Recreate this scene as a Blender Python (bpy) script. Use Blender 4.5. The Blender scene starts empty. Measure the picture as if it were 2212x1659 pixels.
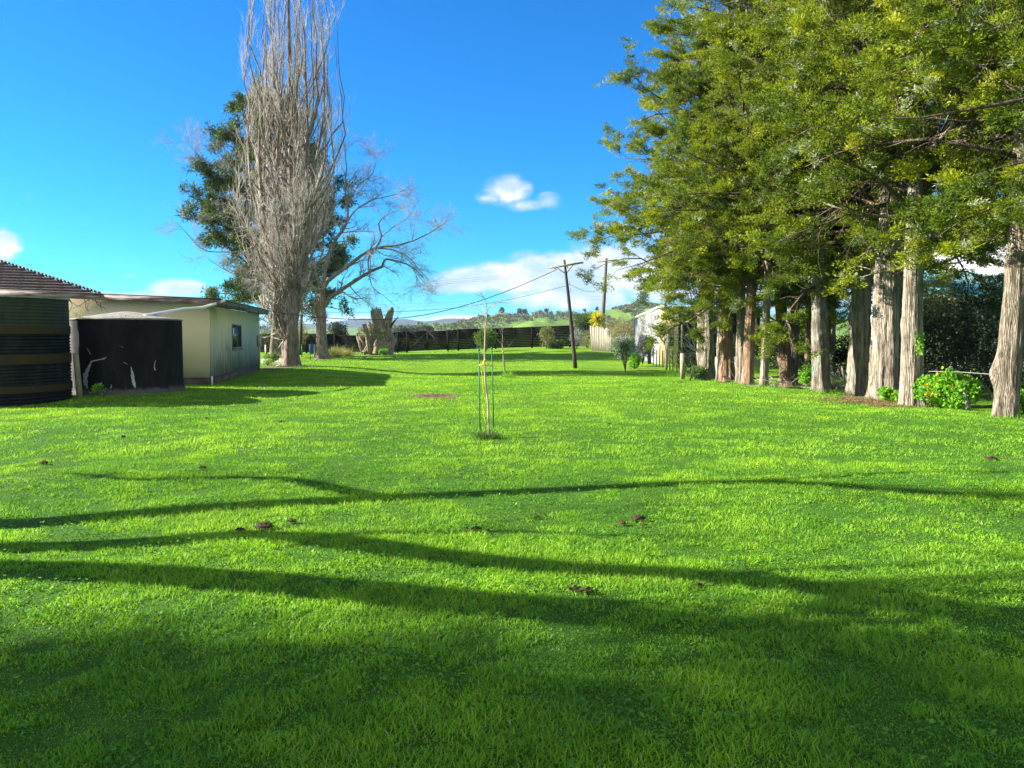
import bpy, math, random
import numpy as np
from mathutils import Vector
random.seed(7)
rng = np.random.default_rng(7)
SC = bpy.context.scene
COL = SC.collection
PI = math.pi

# ------------------------------------------------------------------ camera model
F = 1660.0; CX = 1106.0; CY = 829.5; PITCH = math.radians(3.69); EYE = 1.6
def ray(px, py):
    u = (px-CX)/F; v = (CY-py)/F
    return np.array([u, math.cos(PITCH)+v*math.sin(PITCH), v*math.cos(PITCH)-math.sin(PITCH)])
def at(px, py, Y):
    d = ray(px, py); t = Y/d[1]
    return np.array([d[0]*t, Y, EYE+d[2]*t])
def gp(px, py, z=0.0):
    d = ray(px, py); t = (z-EYE)/d[2]
    return np.array([d[0]*t, d[1]*t, z])
def ss(t):
    t = np.clip(t, 0, 1); return t*t*(3-2*t)
def gh(x, y):
    x = np.asarray(x, float); y = np.asarray(y, float)
    und = .030*np.sin(.45*x+.3)*np.sin(.33*y+1.0)+.016*np.sin(.9*x+.5*y)+.010*np.sin(1.9*y-.7*x+2)
    und = und*ss((80-y)/30)*ss((45-np.abs(x))/15)
    rise = .47*ss((y-42)/26)*ss((x+12)/17)
    xl = 9.55-(y-14.9)*.23
    drop = -.22*ss((x-xl-.6)/2.2)*ss((y-4)/6)*ss((34-y)/6)
    dip = -.36*np.exp(-((y-37)/8.5)**2)*ss((x+9)/5)*ss((13-x)/5)
    return und+rise+drop+dip
def G(px, py):
    """ground point seen at a photo pixel"""
    z = 0.0
    for _ in range(8):
        p = gp(px, py, z); z = float(gh(p[0], p[1]))
    return gp(px, py, z)
def onG(x, y, dz=0.0):
    return np.array([x, y, float(gh(x, y))+dz])

# ------------------------------------------------------------------ sun
ELEV = math.radians(28); SAZ = -.02
SUNV = np.array([-math.cos(ELEV)*math.cos(SAZ), -math.cos(ELEV)*math.sin(SAZ), math.sin(ELEV)])

# ------------------------------------------------------------------ materials
MATS = {}
def newmat(name):
    m = bpy.data.materials.new(name); m.use_nodes = True
    nt = m.node_tree; nt.nodes.clear()
    out = nt.nodes.new('ShaderNodeOutputMaterial')
    MATS[name] = m
    return m, nt, out
def N(nt, t, **kw):
    n = nt.nodes.new(t)
    for k, v in kw.items():
        if k.startswith('i_'):
            key = k[2:].replace('_', ' ')
            n.inputs[key].default_value = v
        else: setattr(n, k, v)
    return n
def coords(nt, scale=(1,1,1), kind='Object'):
    tc = N(nt, 'ShaderNodeTexCoord'); mp = N(nt, 'ShaderNodeMapping')
    mp.inputs['Scale'].default_value = scale
    nt.links.new(tc.outputs[kind], mp.inputs['Vector'])
    return mp.outputs['Vector']
def noise(nt, vec, scale=5, detail=4, rough=.6):
    n = N(nt, 'ShaderNodeTexNoise'); n.inputs['Scale'].default_value = scale
    n.inputs['Detail'].default_value = detail; n.inputs['Roughness'].default_value = rough
    if vec is not None: nt.links.new(vec, n.inputs['Vector'])
    return n.outputs['Fac']
def ramp(nt, fac, stops):
    r = N(nt, 'ShaderNodeValToRGB'); cr = r.color_ramp
    while len(cr.elements) < len(stops): cr.elements.new(.5)
    for e, (p, c) in zip(cr.elements, stops):
        e.position = p; e.color = (*c, 1) if len(c) == 3 else c
    nt.links.new(fac, r.inputs['Fac'])
    return r.outputs['Color']
def mixc(nt, fac, a, b, mode='MIX'):
    m = N(nt, 'ShaderNodeMix', data_type='RGBA', blend_type=mode)
    for s, v in ((m.inputs['Factor'], fac), (m.inputs[6], a), (m.inputs[7], b)):
        if hasattr(v, 'links'): nt.links.new(v, s)
        else: s.default_value = v if not isinstance(v, tuple) else (*v, 1)
    return m.outputs[2]
def math_(nt, op, a, b=None, c=None, clamp=False):
    m = N(nt, 'ShaderNodeMath', operation=op, use_clamp=clamp)
    for i, v in enumerate((a, b, c)):
        if v is None: continue
        if hasattr(v, 'links'): nt.links.new(v, m.inputs[i])
        else: m.inputs[i].default_value = v
    return m.outputs[0]
def mrange(nt, v, a, b, c=0.0, d=1.0, smooth=True):
    m = N(nt, 'ShaderNodeMapRange'); m.interpolation_type = 'SMOOTHSTEP' if smooth else 'LINEAR'
    m.inputs[1].default_value = a; m.inputs[2].default_value = b; m.inputs[3].default_value = c; m.inputs[4].default_value = d
    nt.links.new(v, m.inputs[0]); return m.outputs[0]
def bump(nt, h, strength=.5, dist=.02):
    b = N(nt, 'ShaderNodeBump'); b.inputs['Strength'].default_value = strength
    b.inputs['Distance'].default_value = dist
    nt.links.new(h, b.inputs['Height']); return b.outputs['Normal']
def princ(nt, out, col, rough=.8, normal=None, metal=0, spec=.3):
    p = N(nt, 'ShaderNodeBsdfPrincipled')
    if hasattr(col, 'links'): nt.links.new(col, p.inputs['Base Color'])
    else: p.inputs['Base Color'].default_value = (*col, 1)
    p.inputs['Roughness'].default_value = rough; p.inputs['Metallic'].default_value = metal
    p.inputs['Specular IOR Level'].default_value = spec
    if normal is not None: nt.links.new(normal, p.inputs['Normal'])
    nt.links.new(p.outputs[0], out.inputs['Surface'])
    return p
def simple(name, c1, c2, scale=6, rough=.8, b=.3, stretch=(1,1,1), dist=.01, metal=0, spec=.3):
    m, nt, out = newmat(name)
    v = coords(nt, stretch)
    f = noise(nt, v, scale, 6, .65)
    f2 = mrange(nt, f, .3, .7)
    col = mixc(nt, f2, c1, c2)
    princ(nt, out, col, rough, bump(nt, f, b, dist), metal, spec)
    return m
def leafmat(name, stops, trans=.35, rough=.6, spec=.3, patch=None, tcol=1.3):
    """stops indexed by the per-leaf attribute 'tint'"""
    m, nt, out = newmat(name)
    a = N(nt, 'ShaderNodeAttribute', attribute_name='tint')
    col = ramp(nt, a.outputs['Fac'], stops)
    if patch:
        v = coords(nt)
        f = mrange(nt, noise(nt, v, patch[0], 3), .35, .65)
        col = mixc(nt, f, col, mixc(nt, .6, col, patch[1]))
    p = N(nt, 'ShaderNodeBsdfPrincipled'); nt.links.new(col, p.inputs['Base Color'])
    p.inputs['Roughness'].default_value = rough; p.inputs['Specular IOR Level'].default_value = spec
    t = N(nt, 'ShaderNodeBsdfTranslucent')
    tc = mixc(nt, 1.0, col, (tcol, tcol, tcol*.6), 'MULTIPLY')
    nt.links.new(tc, t.inputs['Color'])
    mx = N(nt, 'ShaderNodeMixShader'); mx.inputs[0].default_value = trans
    nt.links.new(p.outputs[0], mx.inputs[1]); nt.links.new(t.outputs[0], mx.inputs[2])
    nt.links.new(mx.outputs[0], out.inputs['Surface'])
    return m
def barkmat(name, dark, mid, light, lichen, sc=1.0, lich=.5, bstr=.9):
    m, nt, out = newmat(name)
    v = coords(nt, (9*sc, 9*sc, 1.1*sc))
    f = noise(nt, v, 1.6, 6, .7)
    v2 = coords(nt, (1, 1, .6))
    g = noise(nt, v2, 3.2*sc, 5, .7)
    col = ramp(nt, f, [(.3, dark), (.47, mid), (.68, light)])
    col = mixc(nt, mrange(nt, g, lich, lich+.12), col, lichen)
    k2 = noise(nt, coords(nt, (2.2*sc, 2.2*sc, .8*sc)), 2.6, 6, .7)
    col = mixc(nt, mrange(nt, k2, .50, .66), col, mixc(nt, .6, col, dark))
    w = N(nt, 'ShaderNodeTexWave', wave_type='BANDS', bands_direction='X')
    w.inputs['Scale'].default_value = 1.2; w.inputs['Distortion'].default_value = 9; w.inputs['Detail'].default_value = 3
    nt.links.new(v, w.inputs['Vector'])
    h = math_(nt, 'ADD', f, math_(nt, 'MULTIPLY', w.outputs['Fac'], .35))
    princ(nt, out, col, .9, bump(nt, h, bstr, .05), spec=.15)
    return m

# ------------------------------------------------------------------ mesh tools
def mesh_np(name, verts, loops, sizes, attrs=None, smooth=False):
    me = bpy.data.meshes.new(name)
    verts = np.asarray(verts, np.float32); loops = np.asarray(loops, np.int32); sizes = np.asarray(sizes, np.int32)
    me.vertices.add(len(verts)); me.vertices.foreach_set('co', verts.ravel())
    me.loops.add(len(loops)); me.loops.foreach_set('vertex_index', loops)
    me.polygons.add(len(sizes))
    st = np.concatenate([[0], np.cumsum(sizes)[:-1]]).astype(np.int32)
    me.polygons.foreach_set('loop_start', st); me.polygons.foreach_set('loop_total', sizes)
    if smooth: me.polygons.foreach_set('use_smooth', np.ones(len(sizes), bool))
    me.update(calc_edges=True)
    if attrs:
        for k, a in attrs.items():
            at_ = me.attributes.new(k, 'FLOAT', 'POINT'); at_.data.foreach_set('value', np.asarray(a, np.float32))
    return me
def link(name, me, mat=None, parent=None, loc=None):
    o = bpy.data.objects.new(name, me); COL.objects.link(o)
    if mat is not None and me is not None and not me.materials: me.materials.append(mat)
    if parent is not None: o.parent = parent
    if loc is not None: o.location = loc
    return o
def tag(o, label=None, cat=None, group=None, kind=None):
    if label: o['label'] = label
    if cat: o['category'] = cat
    if group: o['group'] = group
    if kind: o['kind'] = kind
    return o
def thing(name, label, cat, loc=(0,0,0), rz=0, group=None):
    o = bpy.data.objects.new(name, None); COL.objects.link(o); o.empty_display_size = .2
    o.location = [float(a) for a in loc]; o.rotation_euler = (0, 0, rz)
    return tag(o, label, cat, group)

class MB:
    """collects shapes into one mesh"""
    def __init__(s): s.V = []; s.L = []; s.S = []; s.n = 0; s.T = []
    def add(s, verts, loops, sizes, tint=None):
        verts = np.asarray(verts, float).reshape(-1, 3)
        s.V.append(verts); s.L.append(np.asarray(loops, int).ravel()+s.n); s.S.append(np.asarray(sizes, int)); s.n += len(verts)
        s.T.append(np.full(len(verts), .5) if tint is None else np.broadcast_to(np.asarray(tint, float), (len(verts),)))
        return s
    def quad(s, a, b, c, d): return s.add([a, b, c, d], [0, 1, 2, 3], [4])
    def box(s, lo, hi):
        x0, y0, z0 = lo; x1, y1, z1 = hi
        v = [(x0,y0,z0),(x1,y0,z0),(x1,y1,z0),(x0,y1,z0),(x0,y0,z1),(x1,y0,z1),(x1,y1,z1),(x0,y1,z1)]
        return s.add(v, [0,3,2,1, 4,5,6,7, 0,1,5,4, 1,2,6,5, 2,3,7,6, 3,0,4,7], [4]*6)
    def bar(s, p0, p1, w, h, up=(0,0,1)):
        """rectangular bar: w across, h along 'up'"""
        p0 = np.asarray(p0, float); p1 = np.asarray(p1, float); d = p1-p0; d /= np.linalg.norm(d)
        up = np.asarray(up, float); sd = np.cross(d, up)
        if np.linalg.norm(sd) < 1e-3: sd = np.cross(d, (0, 1, 0))
        sd /= np.linalg.norm(sd); u = np.cross(sd, d)
        v = []
        for p in (p0, p1):
            for a, b in ((-1,-1),(1,-1),(1,1),(-1,1)): v.append(p+sd*a*w/2+u*b*h/2)
        return s.add(v, [0,3,2,1, 4,5,6,7, 0,1,5,4, 1,2,6,5, 2,3,7,6, 3,0,4,7], [4]*6)
    def tubes(s, P, R, sides=5, tint=None, cap=True):
        """P (N,K,3), R (N,K)"""
        P = np.asarray(P, float); R = np.asarray(R, float)
        if P.ndim == 2: P = P[None]; R = R[None]
        Nn, K, _ = P.shape
        T = np.gradient(P, axis=1); T /= np.linalg.norm(T, axis=2, keepdims=True)+1e-9
        ref = np.where(np.abs(T[:, :1, 2:3]) > .8, np.array([[[1., .1, 0]]]), np.array([[[0, .1, 1.]]]))
        ref = np.broadcast_to(ref, T.shape)
        A = np.cross(T, ref); A /= np.linalg.norm(A, axis=2, keepdims=True)+1e-9
        B = np.cross(T, A)
        th = np.arange(sides)*2*PI/sides
        V = P[:, :, None]+R[:, :, None, None]*(np.cos(th)[None, None, :, None]*A[:, :, None]+np.sin(th)[None, None, :, None]*B[:, :, None])
        i = np.arange(Nn)[:, None, None]; k = np.arange(K-1)[None, :, None]; j = np.arange(sides)[None, None, :]
        b = i*K*sides; j2 = (j+1) % sides
        Q = np.stack([b+k*sides+j, b+k*sides+j2, b+(k+1)*sides+j2, b+(k+1)*sides+j], -1).reshape(-1, 4)
        loops = Q.ravel(); sizes = np.full(len(Q), 4)
        if cap and sides > 3:
            e = (np.arange(Nn)[:, None]*K*sides+(K-1)*sides+np.arange(sides)[None]).ravel()
            e0 = (np.arange(Nn)[:, None]*K*sides+np.arange(sides)[None, ::-1]).ravel()
            loops = np.concatenate([loops, e, e0]); sizes = np.concatenate([sizes, np.full(2*Nn, sides)])
        t = None
        if tint is not None: t = np.repeat(np.broadcast_to(tint, (Nn,)), K*sides)
        return s.add(V.reshape(-1, 3), loops, sizes, t)
    def tube(s, pts, rad, sides=8, sub=0):
        pts = np.asarray(pts, float); rad = np.broadcast_to(np.asarray(rad, float), (len(pts),)).astype(float)
        if sub: pts, rad = smooth_path(pts, rad, sub)
        return s.tubes(pts, rad, sides)
    def leaves(s, P, D, Lh, W, tint, diamond=False, Nn=None):
        """leaf faces at P pointing along D"""
        P = np.asarray(P, float); n = len(P)
        D = D/(np.linalg.norm(D, axis=1, keepdims=True)+1e-9)
        r = rng.normal(size=(n, 3)) if Nn is None else Nn
        S = np.cross(D, r); S /= np.linalg.norm(S, axis=1, keepdims=True)+1e-9
        Lh = np.broadcast_to(Lh, (n,))[:, None]; W = np.broadcast_to(W, (n,))[:, None]
        if diamond:
            V = np.stack([P, P+D*Lh*.45+S*W*.5, P+D*Lh, P+D*Lh*.45-S*W*.5], 1).reshape(-1, 3); k = 4
        else:
            V = np.stack([P-S*W*.5, P+S*W*.5, P+D*Lh], 1).reshape(-1, 3); k = 3
        return s.add(V, np.arange(n*k), np.full(n, k), np.repeat(np.broadcast_to(tint, (n,)), k))
    def build(s, name, mat=None, parent=None, smooth=False, loc=None):
        return link(name, s.mesh(name, smooth), mat, parent, loc)
    def mesh(s, name, smooth=False):
        return mesh_np(name, np.concatenate(s.V), np.concatenate(s.L), np.concatenate(s.S), {'tint': np.concatenate(s.T)}, smooth)

def smooth_path(pts, rad, sub):
    pts = np.asarray(pts, float); n = len(pts)
    d = np.concatenate([[0], np.cumsum(np.linalg.norm(np.diff(pts, axis=0), axis=1))])
    T = np.gradient(pts, d, axis=0)
    out = []; ro = []
    for i in range(n-1):
        h = d[i+1]-d[i]
        for k in range(sub):
            t = k/sub; h00 = 2*t**3-3*t**2+1; h10 = t**3-2*t**2+t; h01 = -2*t**3+3*t**2; h11 = t**3-t**2
            out.append(h00*pts[i]+h10*h*T[i]+h01*pts[i+1]+h11*h*T[i+1]); ro.append(rad[i]*(1-t)+rad[i+1]*t)
    out.append(pts[-1]); ro.append(rad[-1])
    return np.array(out), np.array(ro)

STUBS = []
BASES = []
def fluted(pts, rad, sides=28, sub=8, flute=.12, nfl=7, seed=0, flare=.6, burls=()):
    """organic trunk: lofted rings with flutes, root flare and burls"""
    r_ = np.random.default_rng(seed)
    P, R = smooth_path(pts, np.asarray(rad, float), sub)
    K = len(P); th = np.arange(sides)*2*PI/sides
    z = np.linspace(0, 1, K)
    hz = np.concatenate([[0], np.cumsum(np.linalg.norm(np.diff(P, axis=0), axis=1))])
    prof = np.ones((K, sides))
    for k in range(1, nfl+1):
        ph = r_.uniform(0, 2*PI); tw = r_.normal()*.5; am = flute/(1+.25*k)*r_.uniform(.5, 1.3)
        prof += am*np.cos(k*th[None]+ph+tw*hz[:, None])*(.5+.5*np.exp(-hz[:, None]*.6))*1.0
    prof += .05*np.sin(3*th[None]+hz[:, None]*2.3+1)*np.sin(hz[:, None]*1.7+seed)
    fl = flare*.6*np.exp(-hz/.2)
    prof = prof*(1+fl[:, None]*(1+.5*np.cos(5*th[None]+seed)))
    for (bz, bth, br, ba) in burls:
        bth = -.4 if bth > 1.5 else (.95 if bth < -1 else bth)   # left side or facing the lawn
        dth = np.angle(np.exp(1j*(th-bth)))
        prof += ba*np.exp(-((hz[:, None]-bz)/br)**2-(dth[None]/.75)**2)
    prof += (.035*np.sin(13*th[None]+3*np.sin(hz[:, None]*1.1+seed))+.025*np.sin(19*th[None]-2.5*np.sin(hz[:, None]*1.9)))*min(1, sides/40)
    prof += r_.normal(size=prof.shape)*.014
    T = np.gradient(P, axis=0); T /= np.linalg.norm(T, axis=1, keepdims=True)
    A = np.cross(T, (0, 1, 0.02)); A /= np.linalg.norm(A, axis=1, keepdims=True); B = np.cross(A, T)*-1
    B = np.cross(T, A)
    V = P[:, None]+(R[:, None]*prof)[..., None]*(np.cos(th)[None, :, None]*A[:, None]+np.sin(th)[None, :, None]*B[:, None])
    k = np.arange(K-1)[:, None]; j = np.arange(sides)[None]; j2 = (j+1) % sides
    Q = np.stack([k*sides+j, k*sides+j2, (k+1)*sides+j2, (k+1)*sides+j], -1).reshape(-1, 4)
    loops = np.concatenate([Q.ravel(), (K-1)*sides+np.arange(sides)]); sizes = np.concatenate([np.full(len(Q), 4), [sides]])
    return V.reshape(-1, 3), loops, sizes

def unit(v): return v/(np.linalg.norm(v, axis=-1, keepdims=True)+1e-9)
def grow(P, R, M, trange=(.2, 1), ang=(.5, .9), up=.2, length=(1, 2), K=5, wander=.15, grav=0.0, rfac=.5, rmin=.004, taper=.25, wlen=True, lenfall=0.0, r_=rng, rmax=None):
    """M children on parents P(N,K,3) -> (M,K,3),(M,K)"""
    Np, Kp, _ = P.shape
    w = np.linalg.norm(P[:, -1]-P[:, 0], axis=1) if wlen else np.ones(Np)
    idx = r_.choice(Np, M, p=w/w.sum()); t = r_.uniform(*trange, M)*(Kp-1)
    i0 = np.minimum(t.astype(int), Kp-2); f = (t-i0)[:, None]
    pos = P[idx, i0]*(1-f)+P[idx, i0+1]*f; tan = unit(P[idx, i0+1]-P[idx, i0])
    rr = R[idx, i0]*(1-f[:, 0])+R[idx, i0+1]*f[:, 0]
    a = r_.uniform(*ang, M)[:, None]
    rp = r_.normal(size=(M, 3)); perp = unit(rp-(rp*tan).sum(1, keepdims=True)*tan)
    d = unit(tan*np.cos(a)+perp*np.sin(a)+np.array([0, 0, up]))
    L = r_.uniform(*length, M)*(1-lenfall*t/(Kp-1))
    out = np.zeros((M, K, 3)); out[:, 0] = pos
    for k in range(1, K):
        d = unit(d+r_.normal(size=(M, 3))*wander+np.array([0, 0, grav]))
        out[:, k] = out[:, k-1]+d*(L/(K-1))[:, None]
    r0 = np.maximum(rr*rfac, rmin)
    if rmax: r0 = np.minimum(r0, rmax)
    rad = r0[:, None]*np.linspace(1, taper, K)[None]
    return out, rad
def curve_paths(lines, radii, K=9):
    """list of polylines -> equal K arrays"""
    Ps = []; Rs = []
    for pl, (ra, rb) in zip(lines, radii):
        p, r = smooth_path(np.array(pl, float), np.linspace(ra, rb, len(pl)), 6)
        q = np.linspace(0, len(p)-1, K); i = np.minimum(q.astype(int), len(p)-2); f = (q-i)[:, None]
        Ps.append(p[i]*(1-f)+p[i+1]*f); Rs.append(r[i]*(1-f[:, 0])+r[i+1]*f[:, 0])
    return np.array(Ps), np.array(Rs)

# ------------------------------------------------------------------ material set
M_bark = barkmat('totara_bark', (.06,.04,.028), (.24,.195,.145), (.46,.41,.33), (.25,.26,.18), 1.0, .54, 1.0)
M_barkr = barkmat('red_bark', (.06,.03,.02), (.24,.14,.085), (.40,.29,.20), (.27,.27,.18), 1.0, .55, 1.0)
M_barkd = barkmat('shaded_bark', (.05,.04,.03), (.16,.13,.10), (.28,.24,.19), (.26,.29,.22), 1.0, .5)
M_barkm = barkmat('mottled_bark', (.045,.03,.022), (.19,.145,.105), (.40,.345,.27), (.22,.22,.15), 1.2, .53, 1.0)
M_limb = barkmat('limb_bark', (.03,.02,.015), (.095,.065,.045), (.19,.14,.10), (.26,.29,.21), 1.0, .56, .4)
M_pop = barkmat('poplar_bark', (.07,.05,.04), (.21,.16,.125), (.42,.36,.30), (.33,.33,.25), 1.3, .56)
M_twig = simple('twig_bark', (.29,.245,.20), (.53,.48,.42), 2.5, .85, .1)
M_twig2 = simple('grey_twig', (.21,.18,.155), (.42,.38,.33), 2.5, .85, .1)
M_totara = leafmat('totara_foliage', [(0,(.025,.05,.010)), (.3,(.085,.13,.010)), (.65,(.25,.30,.013)), (.92,(.48,.46,.018)), (1,(.38,.42,.28))], .36, .6, .14, (.55, (.045,.085,.012)))
M_cyp = leafmat('cypress_foliage', [(0,(.014,.036,.010)), (.5,(.055,.095,.016)), (1,(.16,.19,.03))], .2)
M_bush = leafmat('bush_leaves', [(0,(.02,.05,.012)), (.5,(.06,.12,.02)), (1,(.15,.22,.04))], .3)
M_bright = leafmat('bright_leaves', [(0,(.07,.20,.012)), (.5,(.16,.38,.02)), (1,(.34,.55,.05))], .4)
M_silver = leafmat('silver_leaves', [(0,(.08,.10,.08)), (.5,(.22,.25,.21)), (1,(.42,.45,.40))], .15)
M_olive = leafmat('olive_leaves', [(0,(.10,.12,.045)), (.5,(.20,.21,.09)), (1,(.33,.31,.16))], .25)
M_brown = leafmat('brown_leaves', [(0,(.10,.07,.03)), (.5,(.22,.18,.07)), (1,(.36,.30,.12))], .25)
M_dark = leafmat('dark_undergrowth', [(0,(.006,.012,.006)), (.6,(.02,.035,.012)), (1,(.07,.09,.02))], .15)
M_yel = leafmat('yellow_leaves', [(0,(.28,.26,.02)), (.5,(.50,.44,.03)), (1,(.65,.55,.06))], .3)
M_flower = simple('yellow_petals', (.8,.42,.01), (.9,.6,.02), 9, .6, 0)
M_orange = simple('orange_petals', (.75,.25,.01), (.85,.4,.02), 9, .6, 0)
M_tuss = leafmat('tussock_blades', [(0,(.10,.13,.03)), (.5,(.30,.30,.08)), (1,(.5,.45,.2))], .3)
M_blackwood = simple('black_timber', (.008,.007,.007), (.024,.019,.019), 3, .92, .5, (1,1,12), .01, 0, .08)
M_greywood = simple('grey_timber', (.05,.05,.055), (.13,.13,.135), 3, .8, .5, (1,1,12), .01)
M_post = simple('weathered_post', (.16,.14,.09), (.34,.30,.20), 5, .85, .6, (3,3,.6), .02)
M_pale = simple('weathered_paling', (.11,.10,.075), (.30,.275,.20), 4, .85, .5, (6,6,.5), .02)
M_pole = simple('pole_timber', (.018,.014,.011), (.075,.060,.048), 4, .8, .5, (8,8,.6), .02)
M_poleg = simple('concrete_pole', (.05,.04,.035), (.17,.14,.12), 4, .8, .5, (8,8,.3), .02)
M_wire = simple('black_cable', (.012,.012,.014), (.03,.03,.03), 4, .5, 0)
M_wire2 = simple('aluminium_wire', (.16,.18,.20), (.24,.26,.28), 4, .5, 0)
M_fwire = simple('galvanised_wire', (.45,.45,.45), (.6,.6,.6), 4, .5, 0)
M_ins = simple('glazed_insulator', (.35,.30,.28), (.6,.55,.5), 4, .3, 0)
M_green = simple('green_stake', (.010,.075,.035), (.02,.13,.06), 4, .45, .1)
M_tie = simple('yellow_tie', (.75,.55,.02), (.85,.68,.04), 6, .6, 0)
M_soil = simple('dark_soil', (.028,.022,.008), (.085,.062,.022), 9, .95, 1.0, dist=.03)
M_litter = leafmat('fallen_needles', [(0,(.08,.04,.018)), (.5,(.19,.105,.05)), (1,(.34,.22,.12))], .1)
M_white = simple('white_paint', (.70,.70,.68), (.82,.82,.80), 2, .45, .05)
M_glass = simple('window_glass', (.015,.018,.02), (.04,.05,.055), 1, .08, .02, spec=.8)
M_alu = simple('dark_frame', (.10,.11,.12), (.17,.18,.19), 3, .5, .05)
M_stump = barkmat('dead_wood', (.05,.03,.02), (.28,.21,.14), (.62,.54,.42), (.45,.42,.30), 1.3, .60, 1.0)
M_stumpr = simple('sawn_red_wood', (.30,.12,.05), (.50,.26,.12), 8, .8, .3)
M_dirt = simple('brown_dirt', (.075,.055,.020), (.17,.13,.05), 8, .95, .8, dist=.02)
M_gravel = simple('pale_gravel', (.28,.25,.20), (.55,.51,.43), 30, .95, .8, dist=.03)
M_teal = simple('teal_roof', (.05,.20,.18), (.10,.30,.26), 3, .5, .1)
M_house = simple('weatherboard', (.60,.60,.60), (.74,.74,.73), 2, .6, .1)
M_blue = simple('blue_plastic', (.02,.05,.22), (.03,.08,.30), 2, .4, .05)
M_grey = simple('galvanised_sheet', (.30,.33,.37), (.42,.45,.48), 3, .5, .1)
M_lid = simple('old_cement', (.15,.14,.12), (.30,.28,.24), 5, .9, .5)
M_mortar = simple('bare_mortar', (.28,.28,.27), (.55,.55,.53), 22, .9, .6)

# ------------------------------------------------------------------ world: sky and clouds
W = bpy.data.worlds.new('World'); SC.world = W; W.use_nodes = True
nt = W.node_tree; nt.nodes.clear()
wo = N(nt, 'ShaderNodeOutputWorld'); bg = N(nt, 'ShaderNodeBackground')
sky = N(nt, 'ShaderNodeTexSky', sky_type='NISHITA'); sky.sun_disc = False
sky.sun_elevation = ELEV; sky.sun_rotation = math.atan2(SUNV[0], SUNV[1]); sky.altitude = 0
sky.air_density = 1.0; sky.dust_density = .15; sky.ozone_density = 2.5
hs = N(nt, 'ShaderNodeHueSaturation'); hs.inputs['Saturation'].default_value = 1.22; hs.inputs['Value'].default_value = 1.0
nt.links.new(sky.outputs[0], hs.inputs['Color'])
skyc = mixc(nt, 1.0, hs.outputs[0], (.06, .645, 1.05), 'MULTIPLY')
tc = N(nt, 'ShaderNodeTexCoord'); sp = N(nt, 'ShaderNodeSeparateXYZ'); nt.links.new(tc.outputs['Generated'], sp.inputs[0])
yy = math_(nt, 'MAXIMUM', sp.outputs['Y'], .02)
U = math_(nt, 'DIVIDE', sp.outputs['X'], yy); Vv = math_(nt, 'DIVIDE', sp.outputs['Z'], yy)
cb = N(nt, 'ShaderNodeCombineXYZ'); nt.links.new(U, cb.inputs[0]); nt.links.new(math_(nt, 'MULTIPLY', Vv, 1.7), cb.inputs[1])
nz = noise(nt, cb.outputs[0], 9, 9, .60)
nzb = noise(nt, cb.outputs[0], 26, 8, .6)
nz2 = noise(nt, cb.outputs[0], 13, 6, .55)
CL = [(1092,410,46,30,.92),(1062,428,38,16,.6),(1188,436,34,22,.55),(1135,444,60,15,.55),(1010,608,95,26,.9),(1110,600,130,34,1),(1215,590,120,44,1),(1330,575,110,60,1),(1240,645,170,30,.8),
      (1420,600,150,60,1),(1620,560,200,110,1),(1900,560,260,120,.95),(2200,540,200,130,.9),(8,530,34,36,1),(385,622,52,20,1),(270,640,120,14,.5),(60,425,40,14,.3),
      (780,500,60,22,.45),(760,690,110,12,.6),(600,700,120,12,.5),(1345,495,50,18,.5),(1020,690,120,10,.7),(280,595,60,12,.25)]
Mx = None
for (cx, cy, rx, ry, am) in CL:
    c = at(cx, cy, 1.0); cu, cv = c[0], c[2]-EYE
    a = math_(nt, 'MULTIPLY', math_(nt, 'SUBTRACT', U, cu), F/rx); b = math_(nt, 'MULTIPLY', math_(nt, 'SUBTRACT', Vv, cv), F/ry)
    d = math_(nt, 'ADD', math_(nt, 'MULTIPLY', a, a), math_(nt, 'MULTIPLY', b, b))
    m_ = math_(nt, 'MULTIPLY', math_(nt, 'EXPONENT', math_(nt, 'MULTIPLY', d, -.8)), am)
    Mx = m_ if Mx is None else math_(nt, 'SMOOTH_MAX', Mx, m_, .15)
nn = math_(nt, 'ADD', math_(nt, 'MULTIPLY', math_(nt, 'SUBTRACT', nz, .5), 1.5), math_(nt, 'MULTIPLY', math_(nt, 'SUBTRACT', nzb, .5), .5))
dens = math_(nt, 'MULTIPLY', math_(nt, 'ADD', Mx, nn), mrange(nt, Mx, .08, .3))
dens = mrange(nt, dens, .20, .72, 0, .97)
dens = math_(nt, 'MULTIPLY', dens, math_(nt, 'GREATER_THAN', sp.outputs['Y'], .05))
shade = mrange(nt, nz2, .38, .62)
thick = mrange(nt, dens, .25, .95)
shade = math_(nt, 'MULTIPLY', shade, thick)
cc = mixc(nt, shade, (2.7, 3.6, 4.9), (5.0, 5.15, 5.3))
fin = mixc(nt, dens, skyc, cc)
# unseen cumulus added behind the camera as white fill light on shaded faces
bz = noise(nt, tc.outputs['Generated'], 2.6, 7, .6)
bd = mrange(nt, bz, .40, .52, 0, .95)
bd = math_(nt, 'MULTIPLY', bd, mrange(nt, sp.outputs['Y'], .0, -.25))
bd = math_(nt, 'MULTIPLY', bd, mrange(nt, sp.outputs['Z'], .04, .16))
fin = mixc(nt, bd, fin, (5.8, 5.8, 5.8))
nt.links.new(fin, bg.inputs['Color']); bg.inputs['Strength'].default_value = .062
nt.links.new(bg.outputs[0], wo.inputs['Surface'])

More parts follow.
